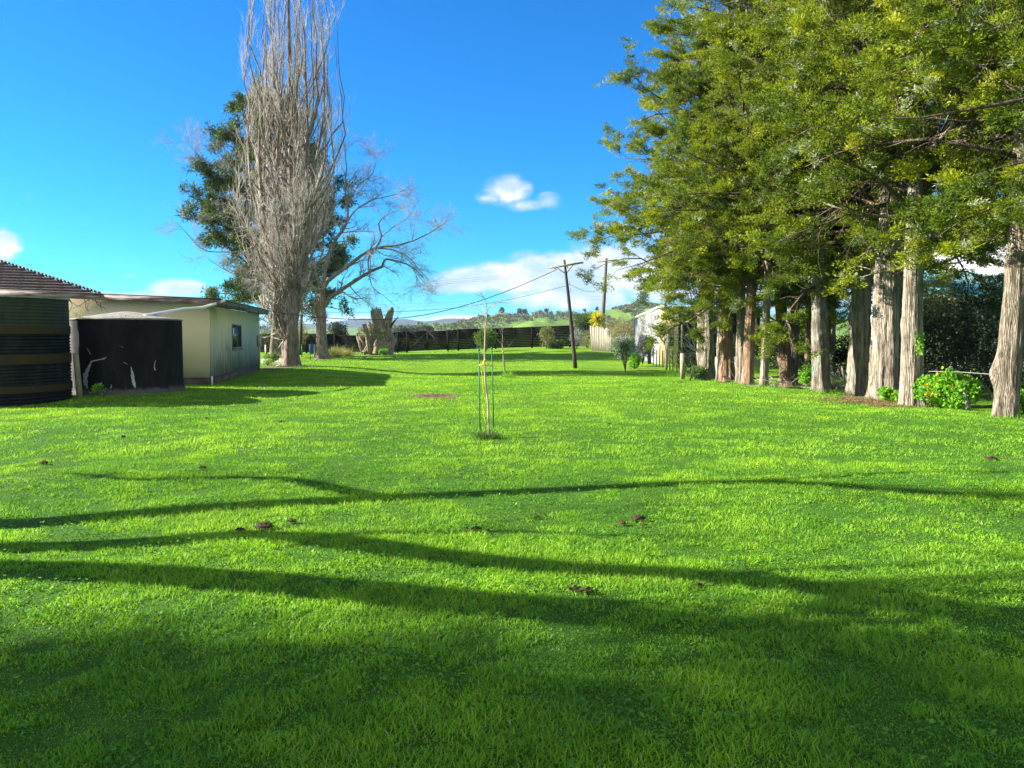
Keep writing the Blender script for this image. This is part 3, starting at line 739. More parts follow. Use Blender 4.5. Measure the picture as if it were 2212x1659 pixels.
# ------------------------------------------------------------------ dark evergreen behind
def evergreen(name, label, base, trunk_r, H, zmin, R, nl, seed, mat, trunk_mat, group=None, ysq=1.0, tlen=(.10, .2), n1=110, prof=None, bottom=.55):
    r_ = np.random.default_rng(seed)
    t = thing(name, label, 'tree', base, 0, group)
    tr = MB(); tr.add(*fluted([(0, 0, -.1), (0, 0, .6), (.05, 0, 2), (.1, 0, 5), (0, 0, H*.6), (0, 0, H)], [trunk_r*1.1, trunk_r, trunk_r*.9, trunk_r*.75, trunk_r*.4, .03], 20, 6, .1, 6, seed, .4))
    z = zmin+(H-zmin)*np.linspace(0, 1, n1)*.98; f = (z-zmin)/(H-zmin)
    reach = R*np.clip(1.02-f**1.7*.9, .1, 1)*r_.uniform(.5, 1.15, n1)*np.clip(bottom+f*2, 0, 1)
    if prof is not None: reach = R*np.interp(f, *prof)*r_.uniform(.6, 1.1, n1)
    az = np.arange(n1)*2.4+r_.normal(size=n1)*.4; el = np.radians(r_.uniform(-5, 35, n1)+20*f)
    K = 7; P = np.zeros((n1, K, 3)); P[:, 0, 2] = z
    d = np.stack([np.cos(az)*np.cos(el), np.sin(az)*np.cos(el)*ysq, np.sin(el)], 1)
    for k in range(1, K):
        d = unit(d+r_.normal(size=(n1, 3))*.1); P[:, k] = P[:, k-1]+d*(reach/(K-1))[:, None]
    R1 = (.02+.012*reach)[:, None]*np.linspace(1, .3, K)[None]
    P2, R2 = grow(P, R1, 620, (.25, 1), (.4, 1.0), .1, (.8, 1.9), 5, .15, 0, .5, .01, .4, True, .4, r_)
    P3, R3 = grow(P2, R2, 2600, (.15, 1), (.4, 1.0), .15, (.4, .8), 3, .2, 0, .5, .006, .4, True, .2, r_)
    tr.build('trunk', trunk_mat, t, True)
    lm = MB(); lm.tubes(P, R1, 5); lm.tubes(P2, R2, 3); lm.build('limbs', M_limb, t)
    per = nl//len(P3); idx = np.repeat(np.arange(len(P3)), per); n = len(idx)
    tt = r_.uniform(0, 1, n)[:, None]; pos = P3[idx, 0]*(1-tt)+P3[idx, -1]*tt
    off = r_.normal(size=(n, 3))*.13; pos += off
    ln = r_.uniform(*tlen, n)
    tint = np.clip(.6*r_.uniform(0, 1, len(P3))[idx]+.4*r_.uniform(0, 1, n), 0, 1)
    lf = MB(); lf.leaves(pos, unit(off)+unit(P3[idx, -1]-P3[idx, 0])*.6+r_.normal(size=(n, 3))*.3+np.array([0, 0, .2]), ln, ln*.42, tint)
    lf.build('crown', mat, t)
    return t
evergreen('evergreen_tree', 'dark green conifer with a pale trunk standing behind the bare poplar', G(596, 772), .36, 17.3, 3.2, 6.2, 190000, 41, M_cyp, M_bark, tlen=(.11, .22), prof=([0, .12, .4, .6, .8, 1], [.75, 1.0, .95, .8, .55, .2]))

# ------------------------------------------------------------------ trees off to the left that cast the foreground shadows
def shadow_limb(pts, X0, r0, r1, h0=None, k=1.0):
    """limb whose shadow falls along the given lawn pixels"""
    out = []
    for i, (px, py) in enumerate(pts):
        g = G(px, py)
        if h0 is None: h = (g[0]-X0)*math.tan(ELEV)
        else: h = h0[0]+(h0[1]-h0[0])*i/(len(pts)-1)
        L = h/math.tan(ELEV)
        out.append(np.array([g[0]-L*math.cos(SAZ), g[1]-L*math.sin(SAZ), h]))
    return out
def left_tree(label, X0, specs, subs, seed, ntw=60):
    main = shadow_limb(specs[0], X0, 0, 0)
    b = np.array([X0-.3, main[0][1]+.1, 0]); b[2] = float(gh(b[0], b[1]))
    t = thing('bare_tree', label, 'tree', b, 0, 'leafless trees past the left edge')
    lines = [[np.array([0, 0, -.1]), np.array([.1, -.05, main[0][2]*.5])]+[p-b for p in main]]
    Rs = [specs[1]]
    for pl, h0, ra in subs:
        lines.append([p-b for p in shadow_limb(pl, X0, 0, 0, h0)]); Rs.append(ra)
    P, R = curve_paths(lines, Rs, 18)
    mb = MB(); mb.tubes(P, R, 12)
    P1, R1 = grow(P[:, 11:], R[:, 11:], ntw, (.4, 1), (.5, 1.1), .4, (.8, 2.0), 6, .2, .05, .35, .012, .3)
    mb.tubes(P1, R1, 5); P2, R2 = grow(P1, R1, ntw*5, (.2, 1), (.4, 1.1), .2, (.3, .9), 4, .2, .05, .5, .008, .4); mb.tubes(P2, R2, 4); mb.build('trunk', M_pop, t, True)
def hx(px, py, X0=-9): return (G(px, py)[0]-X0)*math.tan(ELEV)
left_tree('tall leafless tree past the left edge with a bent low limb', -9.2, ([(0,1132),(400,1100),(800,1077),(1200,1056),(1500,1042),(1700,1042),(1950,1058),(2212,1072)], (.19, .09)),
          [([(830,1076),(720,1052),(650,1036),(500,1030),(330,1036),(150,1022)], (hx(830,1076,-9.2), 6.2), (.11, .04)),
           ([(1500,1042),(1700,1035),(1950,1020),(2212,1018)], (hx(1500,1042,-9.2), 7.6), (.07, .03))], 3, 26)
left_tree('leafless tree past the left edge with a forked trunk', -8.4, ([(0,1184),(300,1172),(560,1154),(720,1166),(950,1200),(1200,1226),(1500,1240),(1700,1262),(2000,1300),(2212,1345)], (.17, .13)),
          [([(680,1162),(800,1152),(950,1148),(1150,1145)], (hx(680,1162,-8.4), hx(1150,1145,-8.4)+.2), (.08, .03)),
           ([(1500,1240),(1800,1225),(2212,1210)], (hx(1500,1240,-8.4), 7.0), (.05, .02))], 4, 22)
left_tree('leafless tree past the left edge nearest the camera', -8.0, ([(0,1228),(300,1240),(500,1252),(750,1272),(950,1296),(1250,1322),(1500,1345),(1900,1400),(2212,1470)], (.20, .17)),
          [([(500,1252),(800,1262),(1100,1290),(1400,1300)], (hx(500,1252,-8), hx(1400,1300,-8)), (.09, .05))], 5, 26)
evergreen('evergreen_tree', 'evergreen past the left edge shading the near lawn', onG(-20, 2.75), .3, 14.0, 6.4, 1.3, 21000, 51, M_cyp, M_bark, tlen=(.12, .24), prof=([0, .3, .7, 1], [.9, 1.0, .9, .5]))
evergreen('evergreen_tree', 'second evergreen past the left edge, farther out', onG(-24.5, 2.2), .3, 17.0, 8.3, 1.4, 17000, 52, M_cyp, M_bark, tlen=(.12, .24), prof=([0, .3, .7, 1], [.8, 1.0, .9, .5]))

# ------------------------------------------------------------------ cream shed on the left
def stucco(name, top, mid, low, z0, z1, streak=.5):
    m, nt, out = newmat(name)
    tcn = N(nt, 'ShaderNodeTexCoord'); spn = N(nt, 'ShaderNodeSeparateXYZ'); nt.links.new(tcn.outputs['Object'], spn.inputs[0])
    h = mrange(nt, spn.outputs['Z'], z0, z1, 0, 1, False)
    vs = coords(nt, (2.6, 2.6, .28)); st = noise(nt, vs, 1.6, 6, .65)
    vb = coords(nt, (1, 1, .7)); bl = noise(nt, vb, 1.5, 6, .65)
    k = math_(nt, 'ADD', h, math_(nt, 'MULTIPLY', math_(nt, 'SUBTRACT', st, .5), streak*2))
    k = math_(nt, 'ADD', k, math_(nt, 'MULTIPLY', math_(nt, 'SUBTRACT', bl, .5), .5))
    col = ramp(nt, k, [(.0, low), (.38, mid), (.85, top)])
    if streak > .5:
        s2 = noise(nt, coords(nt, (5, 5, .35)), 1.3, 5, .6); s3 = noise(nt, coords(nt, (.9, .9, .9)), 1.3, 5, .65)
        runs = math_(nt, 'MULTIPLY', mrange(nt, s2, .52, .66), mrange(nt, s3, .40, .60))
        col = mixc(nt, math_(nt, 'MULTIPLY', runs, .7), col, (.60, .60, .54))
        col = mixc(nt, mrange(nt, math_(nt, 'ADD', s3, math_(nt, 'MULTIPLY', h, -.25)), .42, .6), col, mixc(nt, .55, col, (.13, .14, .13)))
    ff = noise(nt, coords(nt), 60, 4, .6)
    col = mixc(nt, mrange(nt, ff, .4, .8), col, mixc(nt, .35, col, low))
    princ(nt, out, col, .9, bump(nt, ff, .35, .01), spec=.15)
    return m
M_cream = stucco('cream_stucco', (.80,.66,.42), (.78,.66,.44), (.45,.33,.25), .1, 1.3, .18)
M_mould = stucco('mouldy_stucco', (.70,.62,.28), (.46,.46,.40), (.17,.175,.165), -.1, 2.9, .52)
def cream_shed():
    C1 = np.array([-9.65, 24.6, 0.0]); C1[2] = float(gh(-9.65, 24.6))-.05
    t = thing('cream_shed', 'long low cream stucco shed with mouldy end wall behind the two tanks', 'shed', C1, math.radians(10.43))
    LW, LD = 8.5, 11.3
    def rz(x): return 2.80-.036*x       # roof top height
    w = MB()
    # front wall and back wall as prisms under the sloping roof
    for y0, y1 in ((0, .15), (LD-.15, LD)):
        v = [(-LW, y0, .28), (0, y0, .28), (0, y0, rz(0)-.14), (-LW, y0, rz(-LW)-.14), (-LW, y1, .28), (0, y1, .28), (0, y1, rz(0)-.14), (-LW, y1, rz(-LW)-.14)]
        w.add(v, [0,1,2,3, 5,4,7,6, 0,4,5,1, 1,5,6,2, 2,6,7,3, 3,7,4,0], [4]*6)
    w.box((-LW, .15, .28), (-LW+.15, LD-.15, 2.9))
    w.build('wall', M_cream, t)
    e = MB(); e.box((-.15, .153, .28), (.003, LD-.153, 2.58)); e.box((-.02, -.004, .26), (.012, .05, 2.6))
    tag(e.build('end_wall', M_mould, t), 'mouldy grey-green end wall')
    c = MB(); c.box((-LW, .02, -.2), (-.02, LD, .279)); c.build('plinth', simple('dark_plinth', (.05,.04,.035), (.14,.11,.09), 4, .95, .5), t)
    tr = MB(); tr.box((.012, -.012, .0), (.05, .03, .32)); tr.build('corner_strip', M_white, t)
    # corrugated roof, waves run left-right, sheet ends show along the right edge
    nxr, nyr = 14, 300
    xx = np.linspace(-LW-.2, .42, nxr); yv = np.linspace(-.32, LD+.3, nyr)
    Xg, Yg = np.meshgrid(xx, yv); Zg = rz(Xg)+.012*np.sin(Yg*2*PI/.15)
    V = np.concatenate([np.stack([Xg, Yg, Zg], -1).reshape(-1, 3), np.stack([Xg, Yg, Zg-.012], -1).reshape(-1, 3)])
    i, j = np.meshgrid(np.arange(nxr-1), np.arange(nyr-1)); a = (j*nxr+i).ravel()
    Q = np.stack([a, a+1, a+nxr+1, a+nxr], 1); Q2 = Q[:, ::-1]+nxr*nyr
    ed = []
    for j in range(nyr-1):
        p = j*nxr+nxr-1; ed.append([p, p+nxr*nyr, p+nxr+nxr*nyr, p+nxr])
    Q = np.concatenate([Q, Q2, np.array(ed)])
    link('roof', mesh_np('roof', V, Q.ravel(), np.full(len(Q), 4)), simple('rusty_iron_roof', (.13,.17,.12), (.26,.29,.20), 3, .7, .2), t)
    f = MB()
    for a_, b_ in ((-LW-.2, -6.3), (-6.28, -3.1), (-3.08, .40)):
        f.bar((a_, -.335, rz(a_)-.105), (b_, -.335, rz(b_)-.105), .025, .17)
    f.build('bargeboard', simple('peeling_maroon_paint', (.10,.035,.035), (.34,.30,.29), 2.2, .8, .5, (1.2, 1, 7)), t)
    f = MB(); f.bar((-LW-.2, -.34, rz(-LW)-.005), (.42, -.34, rz(.42)-.005), .07, .02); f.build('roof_flashing', simple('maroon_flashing', (.12,.03,.04), (.20,.07,.08), 3, .6, .1), t)
    f = MB(); f.box((.36, -.31, rz(.4)-.18), (.385, LD+.3, rz(.4)-.03)); f.box((0.01, -.30, rz(.4)-.20), (.355, LD+.28, rz(.4)-.182)); f.build('soffit', simple('grey_fascia', (.10,.095,.10), (.22,.20,.21), 3, .8, .3), t)
    for yk in np.arange(.8, LD, 2.4):
        f = MB(); f.box((.388, yk, rz(.4)-.30), (.41, yk+.03, rz(.4)-.06)); f.build('bracket', M_greywood, t)
    # window
    wf = MB(); y0, y1, z0, z1 = 3.95, 5.95, 1.12, 2.04
    for lo, hi in (((.003, y0, z0), (.035, y0+.06, z1)), ((.003, y1-.06, z0), (.035, y1, z1)), ((.003, y0+.06, z1-.06), (.035, y1-.06, z1)), ((.003, y0+.06, z0), (.035, y1-.06, z0+.06)), ((.006, (y0+y1)/2-.03, z0+.06), (.030, (y0+y1)/2+.03, z1-.06))): wf.box(lo, hi)
    wo_ = wf.build('window', M_alu, t)
    g = MB(); g.box((.0035, y0+.06, z0+.06), (.012, y1-.06, z1-.06)); g.build('pane', M_glass, wo_)
    g = MB(); g.box((.0125, y0+.15, z1-.42), (.015, y0+.45, z1-.14)); g.build('notice', M_white, wo_)
    g = MB(); g.box((.003, y0-.05, z0-.06), (.07, y1+.05, z0-.003)); g.build('sill', M_lid, wo_)
    g = MB(); g.box((.003, LD-1.0, 1.1), (.14, LD-.55, 1.62)); g.build('meter_box', simple('beige_metal', (.36,.34,.26), (.46,.43,.33), 3, .6, .1), t)
    g = MB(); g.tube([(.04, LD-.7, 1.1), (.05, LD-.8, .7), (.05, LD-1.0, .3), (.05, LD-1.0, -.0)], .015, 6, 4); g.build('cable', M_wire, t)
    g = MB(); g.tube([(.2, LD-.4, 2.5), (.1, LD-.6, 2.36), (.12, LD-.1, 2.34), (.3, LD+.3, 2.6)], .014, 6, 5); g.build('cable', M_wire, t)
    # dead creeper tendrils on the front wall
    cr = MB(); r_ = np.random.default_rng(3)
    for k in range(24):
        x = r_.uniform(-6.0, -3.2); z = rz(x)-.18; pts = [(x, -.008, z)]
        dx = r_.normal()*.1
        for s_ in range(4): x += dx+r_.normal()*.05; z -= r_.uniform(.03, .15); pts.append((x, -.008, z))
        cr.tube(pts, np.linspace(.010, .004, 5), 4)
    cr.build('dead_creeper', M_limb, t)
    return t
cream_shed()
# downpipe from the shed gutter to the black tank
pa = at(467, 656, 24.35); pb = at(313, 682, 20.9)
mb = MB(); mb.tube([pa+np.array([.25, .1, .12]), pa, pa*.5+pb*.5, pb], .045, 12, 3)
tag(mb.build('downpipe', M_white, None, True), 'white plastic pipe sloping from the shed roof to the tank lid', 'pipe')
mb = MB(); mb.tube([at(334, 640, 28), at(337, 636, 28)-np.array([0,0,.05]), at(338, 622, 28)], [.06, .05, .01], 6)

# ------------------------------------------------------------------ tanks
def lathe(prof, n=72):
    V = []; L = []; S = []
    K = len(prof)
    for r, z in prof:
        for j in range(n):
            a = 2*PI*j/n; V.append((r*math.cos(a), r*math.sin(a), z))
    for k in range(K-1):
        for j in range(n):
            L += [k*n+j, k*n+(j+1) % n, (k+1)*n+(j+1) % n, (k+1)*n+j]; S.append(4)
    return V, L, S
def tank_black():
    c = np.array([-10.64, 21.3, 0.]); c[2] = float(gh(c[0], c[1]))-.05; R = 1.4; H = 2.0
    t = thing('water_tank', 'black painted round concrete tank with cracked side and cone lid', 'tank', c)
    m, nt, out = newmat('black_tank_paint')
    a = noise(nt, coords(nt, (1, 1, .4)), 2.2, 6, .65); b2 = noise(nt, coords(nt), 9, 6, .7)
    col = ramp(nt, a, [(.35, (.006,.006,.007)), (.6, (.016,.016,.016)), (.8, (.05,.048,.045))])
    tcn = N(nt, 'ShaderNodeTexCoord'); spn = N(nt, 'ShaderNodeSeparateXYZ'); nt.links.new(tcn.outputs['Object'], spn.inputs[0])
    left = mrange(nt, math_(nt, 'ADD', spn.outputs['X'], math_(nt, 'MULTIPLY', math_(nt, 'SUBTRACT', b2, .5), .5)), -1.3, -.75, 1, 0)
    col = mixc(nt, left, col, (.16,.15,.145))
    low = mrange(nt, math_(nt, 'ADD', spn.outputs['Z'], math_(nt, 'MULTIPLY', math_(nt, 'SUBTRACT', b2, .5), .3)), .10, .24, 1, 0)
    col = mixc(nt, low, col, (.10,.095,.09))
    princ(nt, out, col, .9, bump(nt, b2, .3, .012), spec=.12)
    mb = MB(); mb.add(*lathe([(R+.03, 0), (R+.03, .16), (R+.005, .2), (R, .4), (R, H-.03), (R-.01, H)])); mb.build('tank_wall', m, t, True)
    mb = MB(); mb.add(*lathe([(R-.02, H-.01), (R+.02, H-.005), (R+.03, H+.02), (R*.9, H+.055), (R*.5, H+.15), (.2, H+.23), (.01, H+.25)])); mb.build('tank_lid', M_lid, t, True)
    # pale mortar showing through along the cracks
    def oncyl(px, py, dr=.004):
        d = ray(px, py); o_ = np.array([0, 0, EYE])-c
        A = d[0]**2+d[1]**2; B = 2*(o_[0]*d[0]+o_[1]*d[1]); C_ = o_[0]**2+o_[1]**2-(R+dr)**2
        tt = (-B-math.sqrt(max(B*B-4*A*C_, 0)))/(2*A); return o_+d*tt
    def crack(pl):
        pts = []; ws = []
        for i in range(len(pl)-1):
            for k in range(5):
                f = k/5; pts.append((pl[i][0]*(1-f)+pl[i+1][0]*f+rng.normal()*.35, pl[i][1]*(1-f)+pl[i+1][1]*f)); ws.append(pl[i][2]*(1-f)+pl[i+1][2]*f)
        pts.append(pl[-1][:2]); ws.append(pl[-1][2])
        V = []; L = []; S = []
        for (x, y), w_ in zip(pts, ws):
            w_ *= rng.uniform(.6, 1.3); V += [oncyl(x-w_/2, y), oncyl(x+w_/2, y+w_*.3)]
        for k in range(len(pts)-1): L += [2*k, 2*k+1, 2*k+3, 2*k+2]; S.append(4)
        mb = MB(); mb.add(V, L, S); mb.build('mortar_streak', M_mortar, t)
    crack([(230,771,1),(222,775,4),(206,778,6),(200,779,4),(197,782,3),(190,796,6),(185,808,10),(184,825,10),(187,838,6)])
    crack([(266,750,3),(262,748,4),(258,747,1)]); crack([(275,786,4),(271,784,6),(267,782,2)])
    crack([(283,792,2),(286,805,6),(288,820,9),(291,833,6),(292,838,2)])
    crack([(336,778,1),(333,790,2),(335,799,3)]); crack([(240,830,1),(241,842,4),(243,853,3)]); crack([(188,752,1),(193,760,2),(195,766,1)])
    return c, R, H
tc_, tr_, th_ = tank_black()
def tank_corr():
    c = np.array([-12.5, 18.4, 0.]); c[2] = float(gh(c[0], c[1]))-.05; R = 1.68; H = 2.5
    t = thing('corrugated_tank', 'old corrugated iron tank with brown rusty bands at the left edge', 'tank', c)
    prof = []
    bands = [(.12, .18), (.385, .47), (.66, .73)]
    for z in np.linspace(0, H, 420):
        f = z/H; b_ = any(a-.003 <= f <= b+.003 for a, b in bands)
        r = R+.014*math.sin(z*2*PI/.076)*(1.0 if f < .73 else .35)
        if b_: r = R+.022
        prof.append((r, z))
    m, nt, out = newmat('tank_iron')
    tcn = N(nt, 'ShaderNodeTexCoord'); spn = N(nt, 'ShaderNodeSeparateXYZ'); nt.links.new(tcn.outputs['Object'], spn.inputs[0])
    h = math_(nt, 'DIVIDE', spn.outputs['Z'], H)
    h = math_(nt, 'ADD', h, 0.0)
    D_ = (.008,.008,.010); Bn = (.050,.031,.008); Tp = (.034,.040,.024)
    r = N(nt, 'ShaderNodeValToRGB'); cr = r.color_ramp; cr.interpolation = 'LINEAR'
    st = [(.0, D_), (.118, D_), (.122, Bn), (.178, Bn), (.183, D_), (.382, D_), (.387, Bn), (.468, Bn), (.473, D_), (.656, D_), (.661, Bn), (.728, Bn), (.733, Tp), (1, Tp)]
    while len(cr.elements) < len(st): cr.elements.new(.5)
    for e_, (p, cl) in zip(cr.elements, st): e_.position = p; e_.color = (*cl, 1)
    nt.links.new(h, r.inputs['Fac'])
    a = noise(nt, coords(nt, (1.5, 1.5, .5)), 2.5, 6, .7)
    col = mixc(nt, mrange(nt, a, .45, .72), r.outputs['Color'], (.02,.024,.018))
    princ(nt, out, col, .75, bump(nt, noise(nt, coords(nt), 14, 5), .2, .01), spec=.2)
    mb = MB(); mb.add(*lathe(prof, 90)); mb.build('tank_wall', m, t, True)
    mb = MB(); mb.add(*lathe([(R-.02, H-.03), (R+.03, H-.03), (R+.03, H+.008), (R*.8, H+.02), (.01, H+.06)])); mb.build('tank_lid', M_lid, t, True)
tank_corr()
def tuft(name, label, base, n, h, spread, mat, cat='grass tuft', w=.008, lean=.35, kind=None, group=None, tl=(.2, 1)):
    base = np.asarray(base, float); mb = MB()
    p = np.stack([rng.normal(size=n)*spread, rng.normal(size=n)*spread, np.zeros(n)], 1)
    d = np.stack([rng.normal(size=n)*lean+p[:, 0]*.8/max(spread, .01)*.3, rng.normal(size=n)*lean+p[:, 1]*.3/max(spread, .01), np.ones(n)], 1)
    d = unit(d); hh = h*rng.uniform(.5, 1.1, n); K = 4
    P = np.zeros((n, K, 3)); P[:, 0] = p
    for k in range(1, K):
        d = unit(d+np.stack([d[:, 0]*.35, d[:, 1]*.35, -.12*np.ones(n)], 1)); P[:, k] = P[:, k-1]+d*(hh/(K-1))[:, None]
    az = rng.uniform(0, 2*PI, n); S = np.stack([np.cos(az), np.sin(az), np.zeros(n)], 1)[:, None]
    wv = (w*np.array([1, .9, .6, .08]))[None, :, None]
    V = np.concatenate([P-S*wv/2, P+S*wv/2], 1)   # n,2K
    o = np.arange(n)[:, None]*2*K; k = np.arange(K-1)[None]
    Q = np.stack([o+k, o+k+K, o+k+K+1, o+k+1], -1).reshape(-1, 4)
    mb.add(V.reshape(-1, 3), Q.ravel(), np.full(len(Q), 4), np.repeat(rng.uniform(*tl, n), 2*K))
    return tag(mb.build(name, mat, None, False, base), label, cat, group, 'stuff' if name in ('weed_tuft', 'grass_tuft') else kind)
tuft('weed_tuft', 'tall grass sprouting from the tank lid beside its left rim', tc_+np.array([-.62, -1.15, th_+.03]), 22, .3, .05, M_tuss, w=.014)
tuft('weed_tuft', 'short weeds on the right rim of the tank lid', tc_+np.array([.75, -.95, th_+.03]), 45, .12, .22, M_tuss, w=.014)
tuft('weed_tuft', 'small weeds on the middle of the front lid rim', tc_+np.array([-.2, -1.3, th_+.02]), 20, .08, .2, M_tuss, w=.014)
# leaning post by the tank
pb0 = G(173, 858); pt = at(163, 763, pb0[1]-.1)
mb = MB(); mb.tube([pb0-np.array([0,0,.1]), pb0*.5+pt*.5, pt], [.075, .07, .065], 14); tag(mb.build('wooden_post', M_post, None, True), 'old round timber post leaning in front of the black tank', 'post')
shrub('weed_plant', 'small bright leafy weed at the foot of the black tank', 'plant', G(209, 856), .3, .3, M_bright, 160, (.04, .07), .8, 4, puffs=10)
# tiled house roof behind the shed
def tiled_house():
    E = np.array([-21.2, 39.8, 3.35]); 
    t = thing('tiled_house', 'house with dark brown tiled hip roof behind the shed', 'house', (E[0], E[1], .27), math.radians(28))
    # front slope
    rows = 16; mb = MB()
    L_ = 18.0; Hh = 2.65; run = 5.75
    for k in range(rows):
        f0 = k/rows; f1 = (k+1)/rows+.012
        z0 = 3.35+Hh*f0+.07; z1 = 3.35+Hh*f1; y0 = run*f0; y1 = run*f1
        x0 = -6.9*f0; x1 = -6.9*f1
        n = 60; xs_ = np.linspace(-L_, 0, n)
        for a in range(n-1):
            xa, xb = xs_[a], xs_[a+1]
            ca = .025*math.sin(a*2.1); 
            if xb > x1+.3: xb2 = min(xb, x0); 
            else: xb2 = xb
            if xa > x0: continue
            mb.quad((xa, y0, z0+ca), (min(xb, x0), y0, z0-ca), (min(xb, x1) if xa < x1 else x1, y1, z1), (min(xa, x1), y1, z1))
        mb.quad((-L_, y0-.002, z0-.08), (x0, y0-.002, z0-.08), (x0, y0-.002, z0+.03), (-L_, y0-.002, z0+.03))
        # hip end slope facing right
        mb.quad((x0, y0, z0), (x0, 11.6-y0, z0), (x1, 11.6-y1, z1), (x1, y1, z1)); mb.quad((x0+.002, y0, z0-.1), (x0+.002, 11.6-y0, z0-.1), (x0+.002, 11.6-y0, z0), (x0+.002, y0, z0))
    mb.build('roof', simple('brown_roof_tile', (.035,.022,.02), (.11,.08,.07), 4, .8, .3, (2, 2, 2)), t)
    mb = MB()
    for k in range(40):
        f = k/40; f2 = (k+.85)/40
        mb.tube([(-6.9*f, run*f, 3.45+Hh*f), (-6.9*f2, run*f2, 3.45+Hh*f2+.03)], [.06, .055], 8)
    mb.build('hip_capping', simple('hip_tile', (.02,.015,.015), (.06,.05,.045), 4, .6, .3), t, True)
    mb = MB(); mb.box((-L_, -.06, 3.12), (-.05, -.02, 3.36)); mb.build('fascia', M_greywood, t)
    mb = MB(); mb.box((-L_+.5, .5, 0), (-.6, 11, 3.1)); mb.build('wall', M_house, t)
tiled_house()

# ------------------------------------------------------------------ garden corner by the poplar
def leaning_board():
    a = G(596, 792); 
    mb = MB(); mb.bar(a+np.array([0, 0, .02]), a+np.array([.42, .10, .22]), .30, .02); return mb
tag(leaning_board().build('white_board', M_white), 'white board lying tilted at the foot of the poplar', 'board')
shrub('garden_plant', 'low dark leafy plant beside the tilted white board', 'plant', G(588, 783), .5, .9, M_bush, 700, (.06, .12), .5, puffs=14)
shrub('garden_plant', 'yellow-green low plant near the shed corner', 'plant', G(578, 790), .35, .5, M_bright, 320, (.05, .1), .4, puffs=10)
tuft('grass_tuft', 'dry grass tuft around the pale conifer trunk', G(604, 774), 260, .5, .6, M_tuss, w=.02)
tuft('grass_tuft', 'weeds growing round the foot of the poplar', G(648, 793), 400, .16, .5, M_bush, w=.02)
tuft('tussock_clump', 'large round clump of arching pale grass by the dark fence', G(738, 770), 900, 1.0, .35, M_tuss, w=.022, lean=.5)
tuft('tussock_clump', 'upright clump of pale grass nearest the spreading tree', G(716, 772), 600, .85, .3, M_tuss, w=.022, lean=.3)
for px, y0, y1, lab, mat, w_ in ((652, 743, 772, 'green garden post left of the grey gate panel', M_green, .07), (670, 745, 776, 'thin green stake right of the grey gate panel', M_green, .05), (680, 744, 771, 'dark round post close to the spreading trunk', M_post, .12), (703, 748, 770, 'short post with pale top right of the spreading trunk', M_post, .08), (574, 745, 763, 'white post beside the shed end wall', M_white, .14)):
    b = G(px, y1); mb = MB(); mb.tube([b-np.array([0,0,.1]), at(px, y0, b[1])], w_/2, 10); tag(mb.build('garden_post', mat), lab, 'post')
b = G(643, 764)
t = shrub('garden_tree', 'small brown-leaved garden tree between the two bare trees', 'tree', b, 2.6, 2.3, M_brown, 3800, (.05, .11), .45, 7, low=.35)
b = G(674, 764); mb = MB(); mb.add(*lathe([(.0, 0), (.22, 0), (.24, .1), (.24, .75), (.2, .8), (0, .82)], 20)); tag(mb.build('blue_drum', M_blue, None, True, b), 'small blue drum behind the garden posts', 'drum')

# ------------------------------------------------------------------ black fence with gates
TOPX = [540, 700, 722, 724, 786, 859, 860, 923, 967, 990, 1071, 1149, 1231, 1268]
TOPY = [722, 721, 719.5, 724.5, 725, 718, 717, 715, 714, 711.8, 709.7, 706.5, 703.3, 701.8]
def fY(px): return 66+(px-700)/570*2.2
def ftop(px): return at(px, float(np.interp(px, TOPX, TOPY)), fY(px))
def boards(mb, pa, pb, ta, tb, gaps):
    """horizontal boards from pa to pb (ground points), tops ta tb heights"""
    n = 12
    for k in range(n):
        f0 = k/n; f1 = (k+1)/n
        za = pa[2]+.08+(ta-pa[2]-.08)*(f0+f1)/2; zb = pb[2]+.08+(tb-pb[2]-.08)*(f0+f1)/2
        h = (ta-pa[2]-.08)/n
        g = .005 if k in gaps else .002
        off = rng.uniform(-.004, .004)+(.016 if (k in gaps and k % 2) else 0)
        mb.bar((pa[0], pa[1]+off, za), (pb[0], pb[1]+off, zb), .022, h-g)
fence = thing('timber_fence', 'long black horizontal-board fence across the back of the lawn', 'fence', onG(0, 67))
fl = np.array(fence.location)
def fence_bay(a, b, mat=M_blackwood, off=.06):
    pa = ftop(a); pb = ftop(b); ga = onG(pa[0], pa[1]); gb = onG(pb[0], pb[1])
    mb = MB(); boards(mb, ga+np.array([0, off, 0])-fl, gb+np.array([0, off, 0])-fl, pa[2]-fl[2], pb[2]-fl[2], {0, 1, 2, 3, 4, 5} | ({6, 7} if rng.uniform() > .5 else set()))
    mb.build('panel', mat, fence)
    mb = MB(); mb.bar((ga+np.array([0, off-.02, 0]))*[1,1,0]+[0,0,pa[2]+.012]-fl, (gb+np.array([0, off-.02, 0]))*[1,1,0]+[0,0,pb[2]+.012]-fl, .12, .022); mb.build('cap_rail', mat, fence)
for a, b in ((540, 600), (600, 662), (662, 723), (724.5, 786), (786, 859), (859.5, 879), (968, 990), (990.5, 1031), (1031, 1071), (1071.5, 1110), (1110, 1149), (1149.5, 1190), (1190, 1231)): fence_bay(a, b)
fence_bay(1232, 1267, M_greywood)
for px in (540, 600, 662, 723, 786, 859, 879, 967.5, 990, 1071, 1149, 1231, 1267.5):
    p = ftop(px); g = onG(p[0], p[1]); mb = MB(); mb.box((p[0]-.07-fl[0], p[1]-.12-fl[1], g[2]-.1-fl[2]), (p[0]+.07-fl[0], p[1]+.035-fl[1], p[2]+.05-fl[2])); mb.build('post', M_blackwood, fence)
